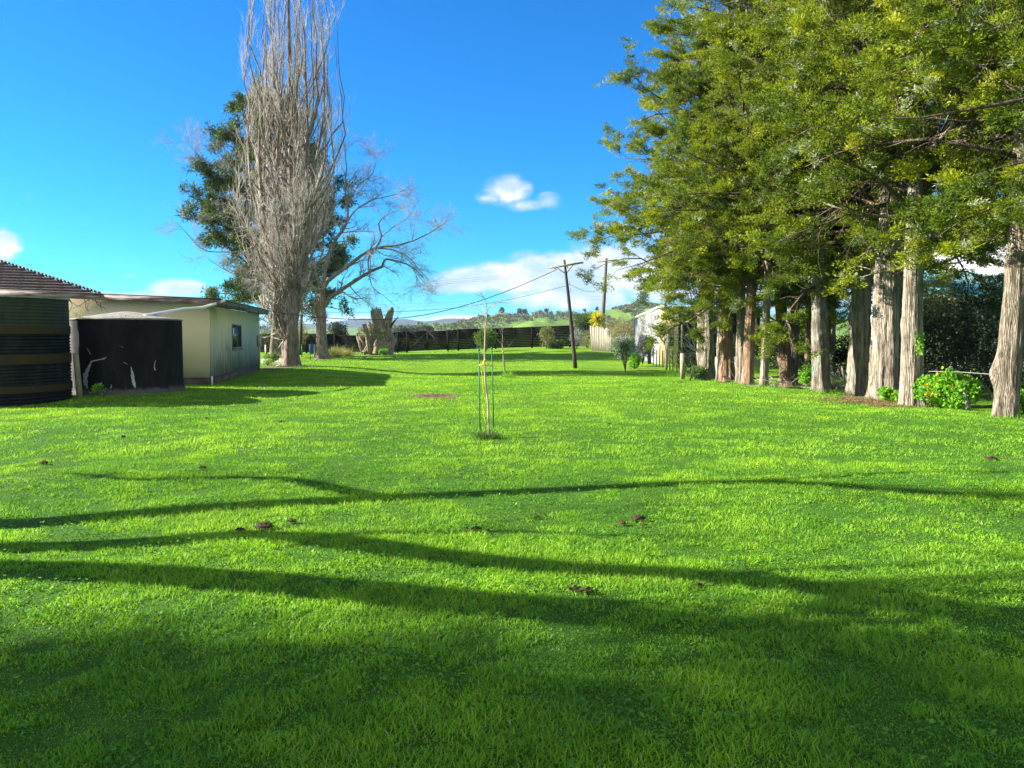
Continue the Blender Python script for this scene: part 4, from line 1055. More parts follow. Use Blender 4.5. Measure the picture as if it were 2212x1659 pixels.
def gate(a, b, label, flip):
    pa = ftop(a); pb = ftop(b); ga = onG(pa[0], pa[1]); gb = onG(pb[0], pb[1])
    t = thing('timber_gate', label, 'gate', ga, 0, 'double gate leaves in the black fence')
    o = ga; mb = MB(); boards(mb, ga-o+np.array([0, .03, .06]), gb-o+np.array([0, .03, .06]), pa[2]-o[2], pb[2]-o[2], {0, 1, 2, 3, 4, 5, 6, 9}); mb.build('board_panel', M_blackwood, t)
    fr = MB(); z0 = .12; h = pa[2]-o[2]-.04; L = pb[0]-pa[0]; dy = pb[1]-pa[1]; dz = gb[2]-ga[2]
    fr.bar((.05, -.03, z0), (.05, -.03, h), .10, .045, (0, 1, 0)); fr.bar((L-.05, dy-.03, z0+dz), (L-.05, dy-.03, h+dz), .10, .045, (0, 1, 0))
    fr.bar((.1, -.03, z0+.05), (L-.1, dy-.03, z0+.05+dz), .045, .1); fr.bar((.1, -.03, h-.05), (L-.1, dy-.03, h-.05+dz), .045, .1)
    fr.build('gate_frame', M_blackwood, t)
    br = MB()
    if flip: br.bar((.12, -.055, h-.1), (L-.12, dy-.055, z0+.12), .04, .11)
    else: br.bar((.12, -.055, z0+.12), (L-.12, dy-.055, h-.1), .04, .11)
    br.build('brace', simple('brace_timber_%d' % flip, (.012,.010,.010), (.03,.026,.026), 3, .9, .4), t)
    hb = MB(); hb.box((L-.2 if not flip else .05, -.09, h*.5), (L-.08 if not flip else .2, -.06, h*.5+.05)); hb.build('latch', M_greywood, t)
gate(881, 923.2, 'left black gate leaf with its brace rising to the right', 0)
gate(923.4, 966, 'right black gate leaf with its brace falling to the right', 1)
# pale leaning palings
pf = thing('paling_fence', 'short run of pale weathered leaning palings below the yellow cordyline', 'fence', G(1297, 760))
pl = np.array(pf.location); r_ = np.random.default_rng(8)
for k in range(15):
    f = k/14; px = 1279+f*40; Y = 60.5-f*2.5; b = onG(at(px, 750, Y)[0], Y)
    top = 704+f*7+r_.uniform(-2, 3); tp = at(px-1.5+r_.normal()*1.2, top, Y)
    mb = MB(); mb.bar(b-pl, tp-pl, .205, .03, (.92, .40, 0)); mb.build('paling', M_pale, pf)
mb = MB(); a_ = onG(at(1278, 750, 60.6)[0], 60.6)+np.array([.06, .04, .9]); b_ = onG(at(1320, 750, 58)[0], 58)+np.array([.06, .04, .8]); mb.bar(a_-pl, b_-pl, .05, .09); mb.build('rail', M_post, pf)

# ------------------------------------------------------------------ batten fence on the right
bf = thing('batten_fence', 'low wire fence with dark battens beside the white shed', 'fence', G(1440, 800))
bl = np.array(bf.location)
BP = [(1403, 748, 784, .2), (1411, 752, 786, .05), (1418, 756, 789, .05), (1424, 746, 790, .05), (1432, 757, 792, .05), (1441, 753, 796, .05), (1447, 752, 799, .06), (1454, 757, 803, .05), (1462, 760, 808, .05), (1468, 768, 812, .05), (1474, 763, 818, .22)]
tops = []
for i, (px, y0, y1, w_) in enumerate(BP):
    g = G(px, y1); tp = at(px+rng.normal()*.8, y0, g[1]); tops.append((g, tp))
    mb = MB(); mb.tube([g-bl-[0,0,.05], tp-bl], w_/2, 8); mb.build('post' if w_ > .1 else 'batten', M_post if w_ > .1 else M_pole, bf)
for f in (.25, .5, .75, .95):
    mb = MB(); mb.tube([g*(1-f)+tp*f-bl for g, tp in tops], .004, 4); mb.build('wire', M_fwire, bf)

# ------------------------------------------------------------------ white corrugated shed on the right
def white_shed():
    c = at(1421, 765, 45.0); c[2] = float(gh(c[0], c[1]))
    t = thing('iron_shed', 'white corrugated iron shed with cream front behind the batten fence', 'shed', c, math.radians(6))
    zt = at(1421, 663, 45)[2]-c[2]
    mb = MB(); n = 260; yv = np.linspace(0, 5.5, n)
    xo = -.02*np.sign(np.sin(yv*2*PI/.24)-.3)
    zl = zt-.08-.115*yv
    V = np.concatenate([np.stack([xo, yv, np.zeros(n)], 1), np.stack([xo, yv, zl], 1)])
    L = np.stack([np.arange(n-1), np.arange(1, n), np.arange(1, n)+n, np.arange(n-1)+n], 1)
    mb.add(V, L.ravel(), np.full(n-1, 4)); mb.build('side_wall', simple('white_iron_dimmed', (.22,.215,.22), (.32,.315,.325), 2, .6, .15, (1, 1, .4)), t)  # white iron greyed in its colour to stand for grazing, dim light
    m_ = simple('cream_sheet', (.50,.38,.17), (.66,.54,.30), 2.5, .6, .15, (1, 1, .6))
    mb = MB(); mb.bar((.012, -.02, (zt-.05)/2), (1.10, -.36, (zt-.05)/2), .03, zt-.05); mb.build('front_wall', m_, t)
    mb = MB(); mb.bar((.50, -.21, 1.6), (.86, -.3225, 1.6), .04, 1.1); wo2 = mb.build('window', M_alu, t)
    mb = MB(); mb.bar((.54, -.225, 1.6), (.82, -.3125, 1.6), .052, 1.0); mb.build('pane', M_glass, wo2)
    mb = MB(); mb.add([(-.14, -.6, zt+.0), (6.5, -.6, zt+.0), (6.5, 5.7, zt-.63), (-.14, 5.7, zt-.63), (-.14, -.6, zt+.06), (6.5, -.6, zt+.06), (6.5, 5.7, zt-.57), (-.14, 5.7, zt-.57)], [0,3,2,1, 4,5,6,7, 0,1,5,4, 1,2,6,5, 2,3,7,6, 3,0,4,7], [4]*6); mb.build('roof', M_white, t)
    mb = MB(); mb.box((1.355, 1.6, 0), (6.2, 1.7, zt-.3)); mb.box((6.1, 0, 0), (6.2, 1.59, zt-.1)); mb.build('open_bay', simple('interior_shade_colour', (.015,.018,.03), (.04,.04,.05), 2, .9, .2), t)  # bay walls coloured near black to stand for the shade inside
    for xp in (1.42, 3.6, 5.9):
        mb = MB(); mb.box((xp-.05, -.05, 0), (xp+.05, .05, zt-.02)); mb.build('bay_post', M_post, t)
white_shed()

# ------------------------------------------------------------------ saplings
def sapling_near():
    b = G(1057, 944); Y = b[1]
    t = thing('sapling', 'bare young tree staked in the middle of the lawn', 'sapling', b)
    def q(px, py, dy=0): return at(px, py, Y+dy)-b
    def c(cx, cy): return (934.3+cx*.2347, 584+cy*.2347)
    mb = MB()
    mb.tube([q(1057, 945)-[0,0,.03], q(1056,931), q(1053.5,866), q(1048,819), q(1047,772), q(1048,725), q(1049,697)], [.018,.016,.015,.014,.013,.012,.010], 9, 4)
    brs = [([(490,480),(500,420),(500,350),(480,260),(440,235),(390,218)], .009), ([(480,262),(462,235),(435,203)], .005), ([(492,440),(470,400),(430,370),(390,345),(330,335)], .008),
           ([(496,400),(470,360),(440,330),(400,288)], .007), ([(495,490),(530,445),(600,402),(640,395),(682,385)], .009), ([(600,402),(640,375),(650,360)], .004), ([(620,400),(660,405),(675,398)], .004),
           ([(505,365),(540,325),(600,300),(640,297),(695,303)], .008), ([(600,300),(625,285),(640,270)], .004), ([(540,325),(590,310),(630,280)], .005), ([(485,540),(460,500),(420,443)], .008), ([(485,520),(450,490),(430,485)], .004),
           ([(360,338),(345,320),(340,310)], .003), ([(400,350),(415,335),(410,310)], .003), ([(430,230),(440,215),(462,210)], .003), ([(470,245),(478,230),(476,215)], .003), ([(445,332),(470,300)], .003)]
    for pl_, r in brs:
        n = len(pl_); dy = rng.uniform(-.25, .25)
        mb.tube([q(*c(*p), dy*k/(n-1)) for k, p in enumerate(pl_)], np.linspace(r, .0025, n), 6, 3)
    for pl_, r in (([(480,795),(450,765),(410,730)], .006), ([(480,885),(420,850),(355,818)], .004), ([(482,870),(540,885),(580,903)], .005)):
        mb.tube([q(*c(*p)) for p in pl_], np.linspace(r, .002, 3), 5, 3)
    mb.build('trunk', simple('sapling_bark', (.26,.18,.13), (.44,.34,.26), 9, .8, .3, (3, 3, .6)), t, True)
    tuft('grass_tuft', 'dark uncut grass tuft at the foot of the near sapling', b+[-.02, -.05, 0], 420, .16, .10, M_bush, w=.008, lean=.5, tl=(.1, .8))
    for k, (p0, p1, lab) in enumerate((((438,1500),(428,722),'green plastic stake left of the near sapling'), ((563,1450),(546,710),'green plastic stake right of the near sapling'))):
        g = G(*c(*p0)); a_ = g+0; tp = at(*c(*p1), g[1]); m2 = MB(); m2.tube([a_-[0,0,.08], tp], .0095, 10); m2.box(tp-[.013,.013,.03], tp+[.013,.013,.004])
        tag(m2.build('plant_stake', M_green), lab, 'stake', 'green stakes of the near sapling')
    for pts, lab in (([(432,875),(455,860),(478,825),(486,815),(474,850),(440,878),(432,868)], 'yellow tie knotted on the left stake'), ([(490,855),(520,862),(545,880),(552,872),(525,868),(500,850)], 'yellow tie knotted on the right stake'), ([(452,930),(460,1000),(465,1080),(475,1150)], 'loose yellow tie end hanging beside the sapling stem'), ([(462,1240),(468,1300),(480,1370),(495,1420)], 'fallen length of yellow tie low on the stem')):
        m2 = MB(); m2.tube([at(*c(*p), Y-.03+.01*k) for k, p in enumerate(pts)], .0045 if 'loose' in lab or 'fallen' in lab else .008, 6, 3); tag(m2.build('plant_tie', M_tie), lab, 'tie', 'yellow ties of the near sapling')
sapling_near()
def sapling_far():
    b = G(1095, 815); Y = b[1]
    t = thing('sapling', 'small bare sapling farther back behind the staked one', 'sapling', b)
    def c(cx, cy): return (934.3+cx*.2347, 584+cy*.2347)
    def q(p): return at(*c(*p), Y)-b
    mb = MB(); mb.tube([(0,0,-.03), q((660,930)), q((650,780)), q((640,690)), q((645,620)), q((638,530))], [.02,.018,.016,.013,.011,.006], 7, 3)
    for pl_, r in (([(645,690),(620,660),(600,640)], .008), ([(650,760),(690,710),(740,645)], .010), ([(700,700),(720,680),(735,650)], .006), ([(642,670),(655,640),(662,620)], .007), ([(638,560),(655,530),(662,515)], .006), ([(700,690),(680,660),(690,650)], .005), ([(640,600),(625,570),(622,540)], .005)):
        mb.tube([q(p) for p in pl_], np.linspace(r, .004, len(pl_)), 5, 3)
    mb.build('trunk', M_twig2, t, True)
    g = G(1092, 812); m2 = MB(); m2.tube([g, at(*c(645, 690), g[1])], .018, 8); tag(m2.build('plant_stake', M_post), 'thin weathered stake tied to the farther sapling', 'stake')
    m2 = MB(); m2.tube([at(*c(*p), Y-.03) for p in ((640,745),(650,752),(660,745),(650,740),(640,748),(655,790))], .012, 5, 2); tag(m2.build('plant_tie', M_tie), 'yellow tie round the farther sapling', 'tie')
    tuft('grass_tuft', 'green weed tuft at the foot of the farther sapling', b, 160, .38, .12, M_bright, w=.02, lean=.4)
sapling_far()

# ------------------------------------------------------------------ power poles and wires
def pole_main():
    b = G(1243, 790); Y = b[1]
    t = thing('power_pole', 'leaning dark timber power pole with a crossarm on the lawn', 'pole', b)
    q = lambda px, py, dy=0: at(px, py, Y+dy)-b
    mb = MB(); mb.tube([q(1243, 791)-[0,0,.1], q(1236, 720), q(1229, 650), q(1224, 605), q(1219, 561)], [.115, .105, .09, .078, .06], 12, 3); mb.build('shaft', M_pole, t, True)
    a, c = q(1186, 579, -.15), q(1260, 567, -.15)
    mb = MB(); mb.bar(a, c, .09, .10); mb.build('crossarm', M_post, t)
    mb = MB(); mb.bar(q(1201, 577, -.2), q(1220, 590, -.15), .03, .04); mb.build('brace', M_pole, t)
    mb = MB(); mb.bar(q(1238, 572, -.2), q(1224, 590, -.15), .03, .04); mb.build('brace', M_pole, t)
    for px, py in ((1199, 580), (1226, 577), (1204, 573), (1239, 568)):
        mb = MB(); p = q(px, py, -.15); mb.tube([p+[0,0,-.05], p+[0,0,-.02], p+[0,0,.02], p+[0,0,.05]], [.02, .05, .045, .02], 10); mb.build('insulator', M_ins, t, True)
    mb = MB(); mb.tube([q(1221, 617), q(1230, 616), q(1230, 608)], .012, 6); mb.tube([q(1231, 620), q(1233, 628), q(1231, 632)], .01, 6, 3); mb.build('bracket', M_alu, t)
pole_main()
def pole_far():
    Y = 72; b = onG(at(1302, 700, Y)[0], Y)
    t = thing('power_pole', 'pale-sided concrete power pole rising behind the yellow cordyline', 'pole', b)
    q = lambda px, py: at(px, py, Y)-b
    mb = MB(); mb.tube([q(1301, 745), q(1302, 690), q(1306, 630), q(1309, 575), q(1310, 558)], [.20, .19, .16, .13, .12], 10, 2); mb.build('shaft', M_poleg, t, True)
    mb = MB(); mb.bar(q(1288, 566)+[0,-.2,0], q(1332, 562)+[0,-.2,0], .1, .11); mb.build('crossarm', M_post, t)
    for px in (1293, 1300, 1320, 1327):
        p = q(px, 563)+[0,-.2,.1]; mb = MB(); mb.tube([p+[0,0,-.06], p, p+[0,0,.08]], [.05, .06, .03], 8); mb.build('insulator', M_ins, t, True)
pole_far()
Y = 60; b = onG(at(648, 720, Y)[0], Y)
t = thing('service_pole', 'thin dark service pole seen between the poplar stems', 'pole', b)
mb = MB(); mb.tube([np.array([0,0,-.1]), at(652, 655, Y)-b], [.13, .10], 8); mb.build('shaft', M_pole, t, True)
mb = MB(); mb.bar(at(648, 661, Y-.1)-b, at(656, 659, Y-.1)-b, .06, .07); mb.build('crossarm', M_pole, t)
def wire(label, pts, r, mat=M_wire, group=None):
    P3 = [at(*p) for p in pts]
    mb = MB(); mb.tube(P3, r, 5, 10); tag(mb.build('overhead_wire', mat, None, True), label, 'wire', group)
wire('thick black service cable from the shed corner up to the leaning pole', [(577,672,36),(697,686,36.5),(820,690,37.5),(900,683,38),(1000,661,38.5),(1110,623,39),(1204,582,39.2)], .016)
wire('thinner cable dipping left from halfway up the leaning pole', [(703,675,60),(820,674,55),(895,671.5,50),(1000,663,46),(1129,641,42),(1221,618,39.3)], .012, M_wire)
wire('slack cable hanging between the leaning pole and the concrete pole', [(1230,614,39.3),(1262,628,48),(1285,629,58),(1303,620,71)], .012)
for k, (dy, lab) in enumerate(((0, 'highest of the three parallel line wires left of the leaning pole'), (4.3, 'middle of the three parallel line wires left of the leaning pole'), (7.8, 'lowest of the three parallel line wires left of the leaning pole'))):
    wire(lab, [(640,638+dy*.8,90),(800,622+dy*.9,90),(960,606+dy,88),(1129,590+dy,84),(1250,577+dy*.7,78),(1308,564+dy*.3,72)], .016, M_wire2, 'line wires behind the lawn')
wire('faint upper wire far off behind the stump', [(500,668,110),(760,660,110),(1000,652,108),(1303,640,100)], .012, M_wire2, 'faint far wires')
wire('faint lower wire far off behind the stump', [(500,674,112),(760,666,111),(1000,658,109),(1303,646,101)], .012, M_wire2, 'faint far wires')
wire('wire leaving the crossarm to the right behind the foliage', [(1236,572,39),(1262,585,46),(1300,600,60),(1420,598,80)], .01, M_wire2)

# ------------------------------------------------------------------ shrubs along fence and right side
shrub('round_shrub', 'round bright-leaved shrub behind the staked sapling', 'shrub', G(1049, 760), 1.75, 1.6, M_bush, 5200, (.09, .17), .4, tl=(.45, 1), puffs=34)
shrub('loose_shrub', 'loose olive shrub against the fence left of the leaning pole', 'shrub', G(1180, 754), 1.8, 1.2, M_olive, 2600, (.08, .15), .45, low=.2)
shrub('low_shrub', 'low dark green shrub at the foot of the olive one', 'shrub', G(1200, 757), .9, 1.7, M_bush, 3200, (.08, .15), .45)
shrub('grey_shrub', 'grey-green shrub at the corner of the black fence', 'shrub', G(1246, 754), 1.6, 1.2, M_silver, 2400, (.07, .13), .35)
shrub('grey_shrub', 'olive-grey bush in front of the leaning palings', 'shrub', G(1270, 757), 1.7, 1.5, M_olive, 3200, (.07, .13), .35)
shrub('twiggy_shrub', 'dark twiggy shrub right of the leaning palings', 'shrub', G(1318, 766), 1.3, 1.1, M_silver, 900, (.05, .1), .3, 16, stem_mat=M_limb)
shrub('young_tree', 'slender small-leaved young tree in front of the palings', 'shrub', G(1351, 804), 1.7, 1.2, M_bush, 2900, (.04, .08), .45, 9, low=.45, tl=(.1, .9))
shrub('bright_shrub', 'small bright lime-green shrub near the batten fence', 'shrub', G(1371, 797), .75, .62, M_bright, 1600, (.06, .11), .7, puffs=16)
shrub('silver_shrub', 'silvery shrub between lime shrub and white shed', 'shrub', G(1388, 786), 1.35, 1.2, M_silver, 3600, (.05, .1), .35)
shrub('silver_shrub', 'smaller silvery shrub behind the slender young tree', 'shrub', G(1345, 778), 1.5, 1.4, M_silver, 2800, (.05, .1), .35)
shrub('leafy_shrub', 'green shrub behind the silvery ones below the shed wall', 'shrub', G(1345, 766), 1.9, 2.4, M_bush, 3600, (.08, .15), .4)
shrub('fence_vine', 'leafy sprig climbing the first batten post', 'plant', at(1403, 752, 42.3), .7, .5, M_bright, 380, (.06, .12), .6, puffs=10)
# banana-like leaf
b = G(1366, 772); t = thing('broadleaf_plant', 'plant with two broad banana-like leaves above the silvery shrubs', 'plant', b)
for k, pts in enumerate(([(1366,772),(1364,740),(1372,728),(1384,723)], [(1366,772),(1362,745),(1360,730),(1358,722)])):
    P_, R_ = smooth_path([at(px, py, b[1])-b for px, py in pts], np.array([.02, .04, .17, .01]), 5)
    mb = MB(); V = []; L = []
    for p, r in zip(P_, R_): V += [p+[0, -.05, r], p+[0, 0, 0], p+[0, .05, -r*.9]]
    for i in range(len(P_)-1): L += [3*i, 3*i+1, 3*i+4, 3*i+3, 3*i+1, 3*i+2, 3*i+5, 3*i+4]
    mb.add(V, L, [4]*(len(L)//4), .8); mb.build('leaf', M_bright, t)
# cordyline
Y = 62.5; b = onG(at(1291, 740, Y)[0], Y); t = thing('cordyline_plant', 'spiky yellow cordyline head above the leaning palings', 'plant', b)
c_ = at(1290, 690, Y)-b
mb = MB(); mb.tube([(0,0,-.1), (0,0,c_[2]*.5), c_-[0,0,.2]], [.10,.09,.08], 8); mb.build('trunk', M_post, t)
n = 330; d = unit(rng.normal(size=(n, 3))+[0, 0, .25]); L_ = rng.uniform(.55, .95, n)
K = 4; P = np.zeros((n, K, 3)); P[:, 0] = c_
for k in range(1, K): P[:, k] = P[:, k-1]+d*(L_/(K-1))[:, None]; d = unit(d+[0, 0, -.12])
S = unit(np.cross(d, rng.normal(size=(n, 3))))[:, None]; wv = (np.array([.03, .055, .045, .004]))[None, :, None]
V = np.concatenate([P-S*wv/2, P+S*wv/2], 1); o = np.arange(n)[:, None]*2*K; k = np.arange(K-1)[None]
Q = np.stack([o+k, o+k+K, o+k+K+1, o+k+1], -1).reshape(-1, 4); mb = MB(); mb.add(V.reshape(-1, 3), Q.ravel(), np.full(len(Q), 4), np.repeat(rng.uniform(0, 1, n), 2*K)); mb.build('leaves', M_yel, t)
# brown hedge and dark fence behind the palings
shrub('brown_hedge', 'long brown twiggy hedge behind the cordyline and palings', 'hedge', onG(at(1338, 720, 68)[0], 68), 2.4, 4.0, M_brown, 5000, (.1, .2), .25, 12)
shrub('dark_tree', 'dark round tree just beyond the fence left of the stump', 'tree', onG(at(733, 715, 78)[0], 78), 2.9, 2.1, M_dark, 4200, (.12, .22), .5, 5, low=.05, tl=(.2, .7), puffs=40)
shrub('cabbage_tree', 'dark spiky tree beyond the fence left of the cordyline', 'tree', onG(at(1263, 700, 85)[0], 85), 3.4, 2.6, M_cyp, 3500, (.25, .5), .14, 5, low=.3)
shrub('garden_tree', 'bare pale shrub beyond the fence left of the poplar base', 'shrub', onG(at(575, 720, 62)[0], 62), 2.6, 2.0, M_cyp, 900, (.08, .16), .4, 9, low=.4)

# pale multi-stem shrub and the slim tree by the shed
def stem_plant(name, label, base, D, lines, r0, mat, leaves=None, cat='shrub', ntw=60):
    b = G(*base); t = thing(name, label, cat, b); Y = b[1]
    P, R = curve_paths([[at(x, y, Y+D)-b for x, y in pl_] for pl_ in lines], [(r0*(1 if i < 2 else .6), .008) for i in range(len(lines))], 9)
    mb = MB(); mb.tubes(P, R, 7); P1, R1 = grow(P, R, ntw, (.35, 1), (.4, 1), .2, (.3, .9), 5, .2, .02, .4, .006, .4); mb.tubes(P1, R1, 4)
    P2, R2 = grow(P1, R1, ntw*4, (.2, 1), (.4, 1), .1, (.1, .35), 4, .2, 0, .6, .004, .5); mb.tubes(P2, R2, 3)
    mb.build('stems', mat, t, True)
    if leaves:
        n = leaves[1]; i = rng.integers(0, len(P2), n); pos = P2[i, -1]+rng.normal(size=(n, 3))*.06
        lf = MB(); ln = rng.uniform(.05, .1, n); lf.leaves(pos, rng.normal(size=(n, 3)), ln, ln*.5, rng.uniform(0, 1, n), True); lf.build('foliage', leaves[0], t)
stem_plant('pale_shrub', 'pale grey multi-stemmed bare shrub beside the first totara', (1512, 806), 0, [[(1512,806),(1505,775),(1499,745),(1484,699)],[(1512,806),(1514,770),(1522,735),(1519,691)],[(1500,752),(1488,740),(1470,725)],[(1505,780),(1480,770),(1465,752)],[(1499,745),(1503,715),(1502,690)],[(1514,770),(1500,762),(1482,768)],[(1517,752),(1530,725),(1535,700)],[(1508,765),(1490,750),(1462,735)]], .05, simple('pale_bark', (.42,.38,.33), (.68,.63,.55), 6, .8, .3), (M_totara, 900), ntw=70)
stem_plant('slender_tree', 'slender half-bare little tree in front of the cream shed wall', (1438, 800), 0, [[(1438,800),(1438,760),(1436,738),(1434,715),(1430,690)],[(1436,742),(1425,728),(1414,714),(1404,700)],[(1425,728),(1405,720),(1388,716)],[(1436,738),(1448,720),(1462,705)],[(1434,720),(1442,700),(1446,685)]], .045, M_twig2, (M_olive, 800), ntw=60)
tuft('weed_tuft', 'green weeds at the base of the last batten post', G(1450, 812), 700, .3, .5, M_bright, w=.02, tl=(0, .7))
shrub('undergrowth_shrub', 'low dark undergrowth left of the first totara', 'shrub', G(1498, 812), 1.1, 1.8, M_dark, 2600, (.06, .12), .5, tl=(.2, 1))
shrub('undergrowth_shrub', 'leafy green weeds right beside the pale shrub', 'shrub', G(1503, 820), .55, .9, M_bush, 1500, (.05, .1), .6, tl=(.2, 1))
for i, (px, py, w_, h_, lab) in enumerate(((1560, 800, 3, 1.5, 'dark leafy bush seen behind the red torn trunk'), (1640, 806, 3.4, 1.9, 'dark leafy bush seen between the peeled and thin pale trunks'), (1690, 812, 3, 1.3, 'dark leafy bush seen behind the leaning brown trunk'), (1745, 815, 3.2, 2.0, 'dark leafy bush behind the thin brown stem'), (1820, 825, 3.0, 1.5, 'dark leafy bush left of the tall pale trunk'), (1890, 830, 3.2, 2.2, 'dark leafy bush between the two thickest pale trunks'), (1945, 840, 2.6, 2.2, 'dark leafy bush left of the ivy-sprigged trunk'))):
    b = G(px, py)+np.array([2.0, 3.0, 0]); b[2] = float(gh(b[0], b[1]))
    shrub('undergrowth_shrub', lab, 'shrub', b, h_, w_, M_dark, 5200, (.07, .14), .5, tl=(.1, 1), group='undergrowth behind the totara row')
# the big dark thicket between the last two trunks, and a bushier paler one above
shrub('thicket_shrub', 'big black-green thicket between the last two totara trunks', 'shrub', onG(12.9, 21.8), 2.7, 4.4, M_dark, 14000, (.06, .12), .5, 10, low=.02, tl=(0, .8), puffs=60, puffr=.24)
shrub('thicket_shrub', 'twiggy yellow-green thicket right of the ivy-sprigged trunk', 'shrub', onG(11.9, 22.4), 3.3, 2.2, M_olive, 5200, (.06, .12), .4, 12, low=.5, puffs=40)
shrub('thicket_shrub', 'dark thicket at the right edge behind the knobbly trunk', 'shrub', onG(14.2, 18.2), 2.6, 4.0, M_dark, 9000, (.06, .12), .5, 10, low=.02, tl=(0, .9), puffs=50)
shrub('thicket_shrub', 'tall mixed thicket screening the house', 'shrub', onG(15.0, 24.0), 3.6, 6.0, M_bush, 9000, (.08, .15), .45, 10, low=.1, tl=(0, .6), puffs=60, puffr=.2)
# vine mound
b = G(2073, 886)+np.array([0, .55, 0]); b[2] = float(gh(b[0], b[1]))
t = shrub('vine_mound', 'mound of bright green creeper leaves left of the knobbly trunk', 'vine', b, .86, 1.6, M_bright, 5200, (.04, .075), .95, 6, low=.0, puffs=95, puffr=.14, tl=(.0, .9))
n = 42; P = np.stack([rng.uniform(-.6, .65, n), rng.uniform(-.35, .1, n), rng.uniform(.45, .92, n)], 1); P[:, 2] -= np.abs(P[:, 0])*.45
n4 = n*5; a_ = np.tile(np.arange(5)*2*PI/5, n); C4 = np.repeat(P, 5, 0)
mb = MB(); mb.leaves(C4, np.stack([np.cos(a_), -.4*np.ones(n4), np.sin(a_)], 1), .04, .03, .5, True); mb.build('flowers', M_flower, t)
shrub('vine_patch', 'low creeper leaves spilling right of the knobbly trunk', 'vine', G(2212, 893), .5, .8, M_bright, 1300, (.05, .085), .95, 5, puffs=24)
shrub('vine_patch', 'low creeper leaves at the foot of the ivy-sprigged trunk', 'vine', G(1925, 868), .35, .6, M_bright, 700, (.05, .085), .95, 5, puffs=16)
shrub('vine_patch', 'low creeper leaves beside the thin brown stem', 'vine', G(1752, 840), .8, .7, M_bright, 1100, (.05, .085), .95, 5, puffs=20, tl=(0, .7))
shrub('ivy_sprig', 'green ivy sprig clinging to the third pale trunk', 'vine', at(1985, 745, 16.6)-np.array([0, .0, .35]), .75, .22, M_bright, 120, (.05, .09), .8, 3, puffs=12)
for p0, p1, r, lab, mat in (((2016, 870), (2008, 817), .035, 'thin grey stick leaning left of the creeper mound', M_pale), ((2094, 886), (2081, 842), .055, 'pale rotten stump post poking out of the creeper mound', M_pale), ((2150, 862), (2126, 829), .045, 'slanting log between creeper mound and knobbly trunk', M_post), ((1653, 812), (1646, 786), .03, 'pale broken stick left of the thin pale trunk', M_pale), ((1829, 846), (1818, 790), .05, 'rotten grey post left of the tall pale trunk', M_post), ((1490, 822), (1497, 795), .03, 'thin dark stick leaning by the first totara', M_pole)):
    g = G(*p0); mb = MB(); mb.tube([g-[0,0,.05], at(p1[0], p1[1], g[1])], [r, r*.7], 9, 3); tag(mb.build('old_post', mat), lab, 'post')
mb = MB(); mb.tube([at(1984, 802, 17.5), at(2060, 803, 16.5), at(2150, 809, 15.3)], .0035, 6, 4); tag(mb.build('fence_wire', M_fwire), 'bare fence wire strung above the creeper mound', 'wire')
# dead brush
def brush(label, c, n, L, spread, up, r=.014, mat=M_twig):
    b = G(*c); P = np.zeros((n, 5, 3)); P[:, 0] = rng.normal(size=(n, 3))*spread*[1, .5, .15]; P[:, 0, 2] = np.abs(P[:, 0, 2])
    d = unit(np.stack([rng.normal(size=n), rng.normal(size=n)*.5, rng.uniform(0, 1, n)*up], 1))
    for k in range(1, 5):
        d = unit(d+rng.normal(size=(n, 3))*.18); P[:, k] = P[:, k-1]+d*(L*rng.uniform(.5, 1, n)/4)[:, None]; P[:, k, 2] = np.maximum(P[:, k, 2], .01)
    mb = MB(); R = r*np.linspace(1, .3, 5)[None]*rng.uniform(.4, 1, n)[:, None]; mb.tubes(P, R, 5)
    P1, R1 = grow(P, R, n*3, (.2, 1), (.4, 1), .1, (.2*L, .4*L), 4, .2, 0, .5, .004, .5); P1[:, :, 2] = np.maximum(P1[:, :, 2], .01); mb.tubes(P1, R1, 3)
    tag(mb.build('brush_pile', mat, None, False, b), label, 'brushwood')
brush('pile of pale dead branches between thin pale and leaning brown trunks', (1680, 836), 20, 1.3, .35, .5)
brush('tangle of dead reddish sticks left of the tall pale trunk', (1815, 840), 60, 1.1, .35, 1.4, .012, M_brown if False else M_twig)
brush('dead twigs heaped beside the ivy-sprigged trunk', (1992, 868), 40, .8, .25, 1.2)
# grey trough and pale sheet behind trunks
b = G(1612, 812)+np.array([.4, 2.0, 0]); b[2] = float(gh(b[0], b[1]))
t = thing('water_trough', 'blue-grey metal trough behind the forked and mottled trunks', 'trough', b)
mb = MB(); mb.box((-1.1, -.4, .12), (1.1, -.37, .75)); mb.box((-1.1, .37, .12), (1.1, .4, .75)); mb.box((-1.1, -.37, .12), (-1.07, .37, .75)); mb.box((1.07, -.37, .12), (1.1, .37, .75)); mb.box((-1.07, -.37, .12), (1.07, .37, .15)); mb.build('basin', M_grey, t)
for x in (-.9, .9):
    mb = MB(); mb.box((x-.06, -.35, 0), (x+.06, .35, .119)); mb.build('leg', M_post, t)
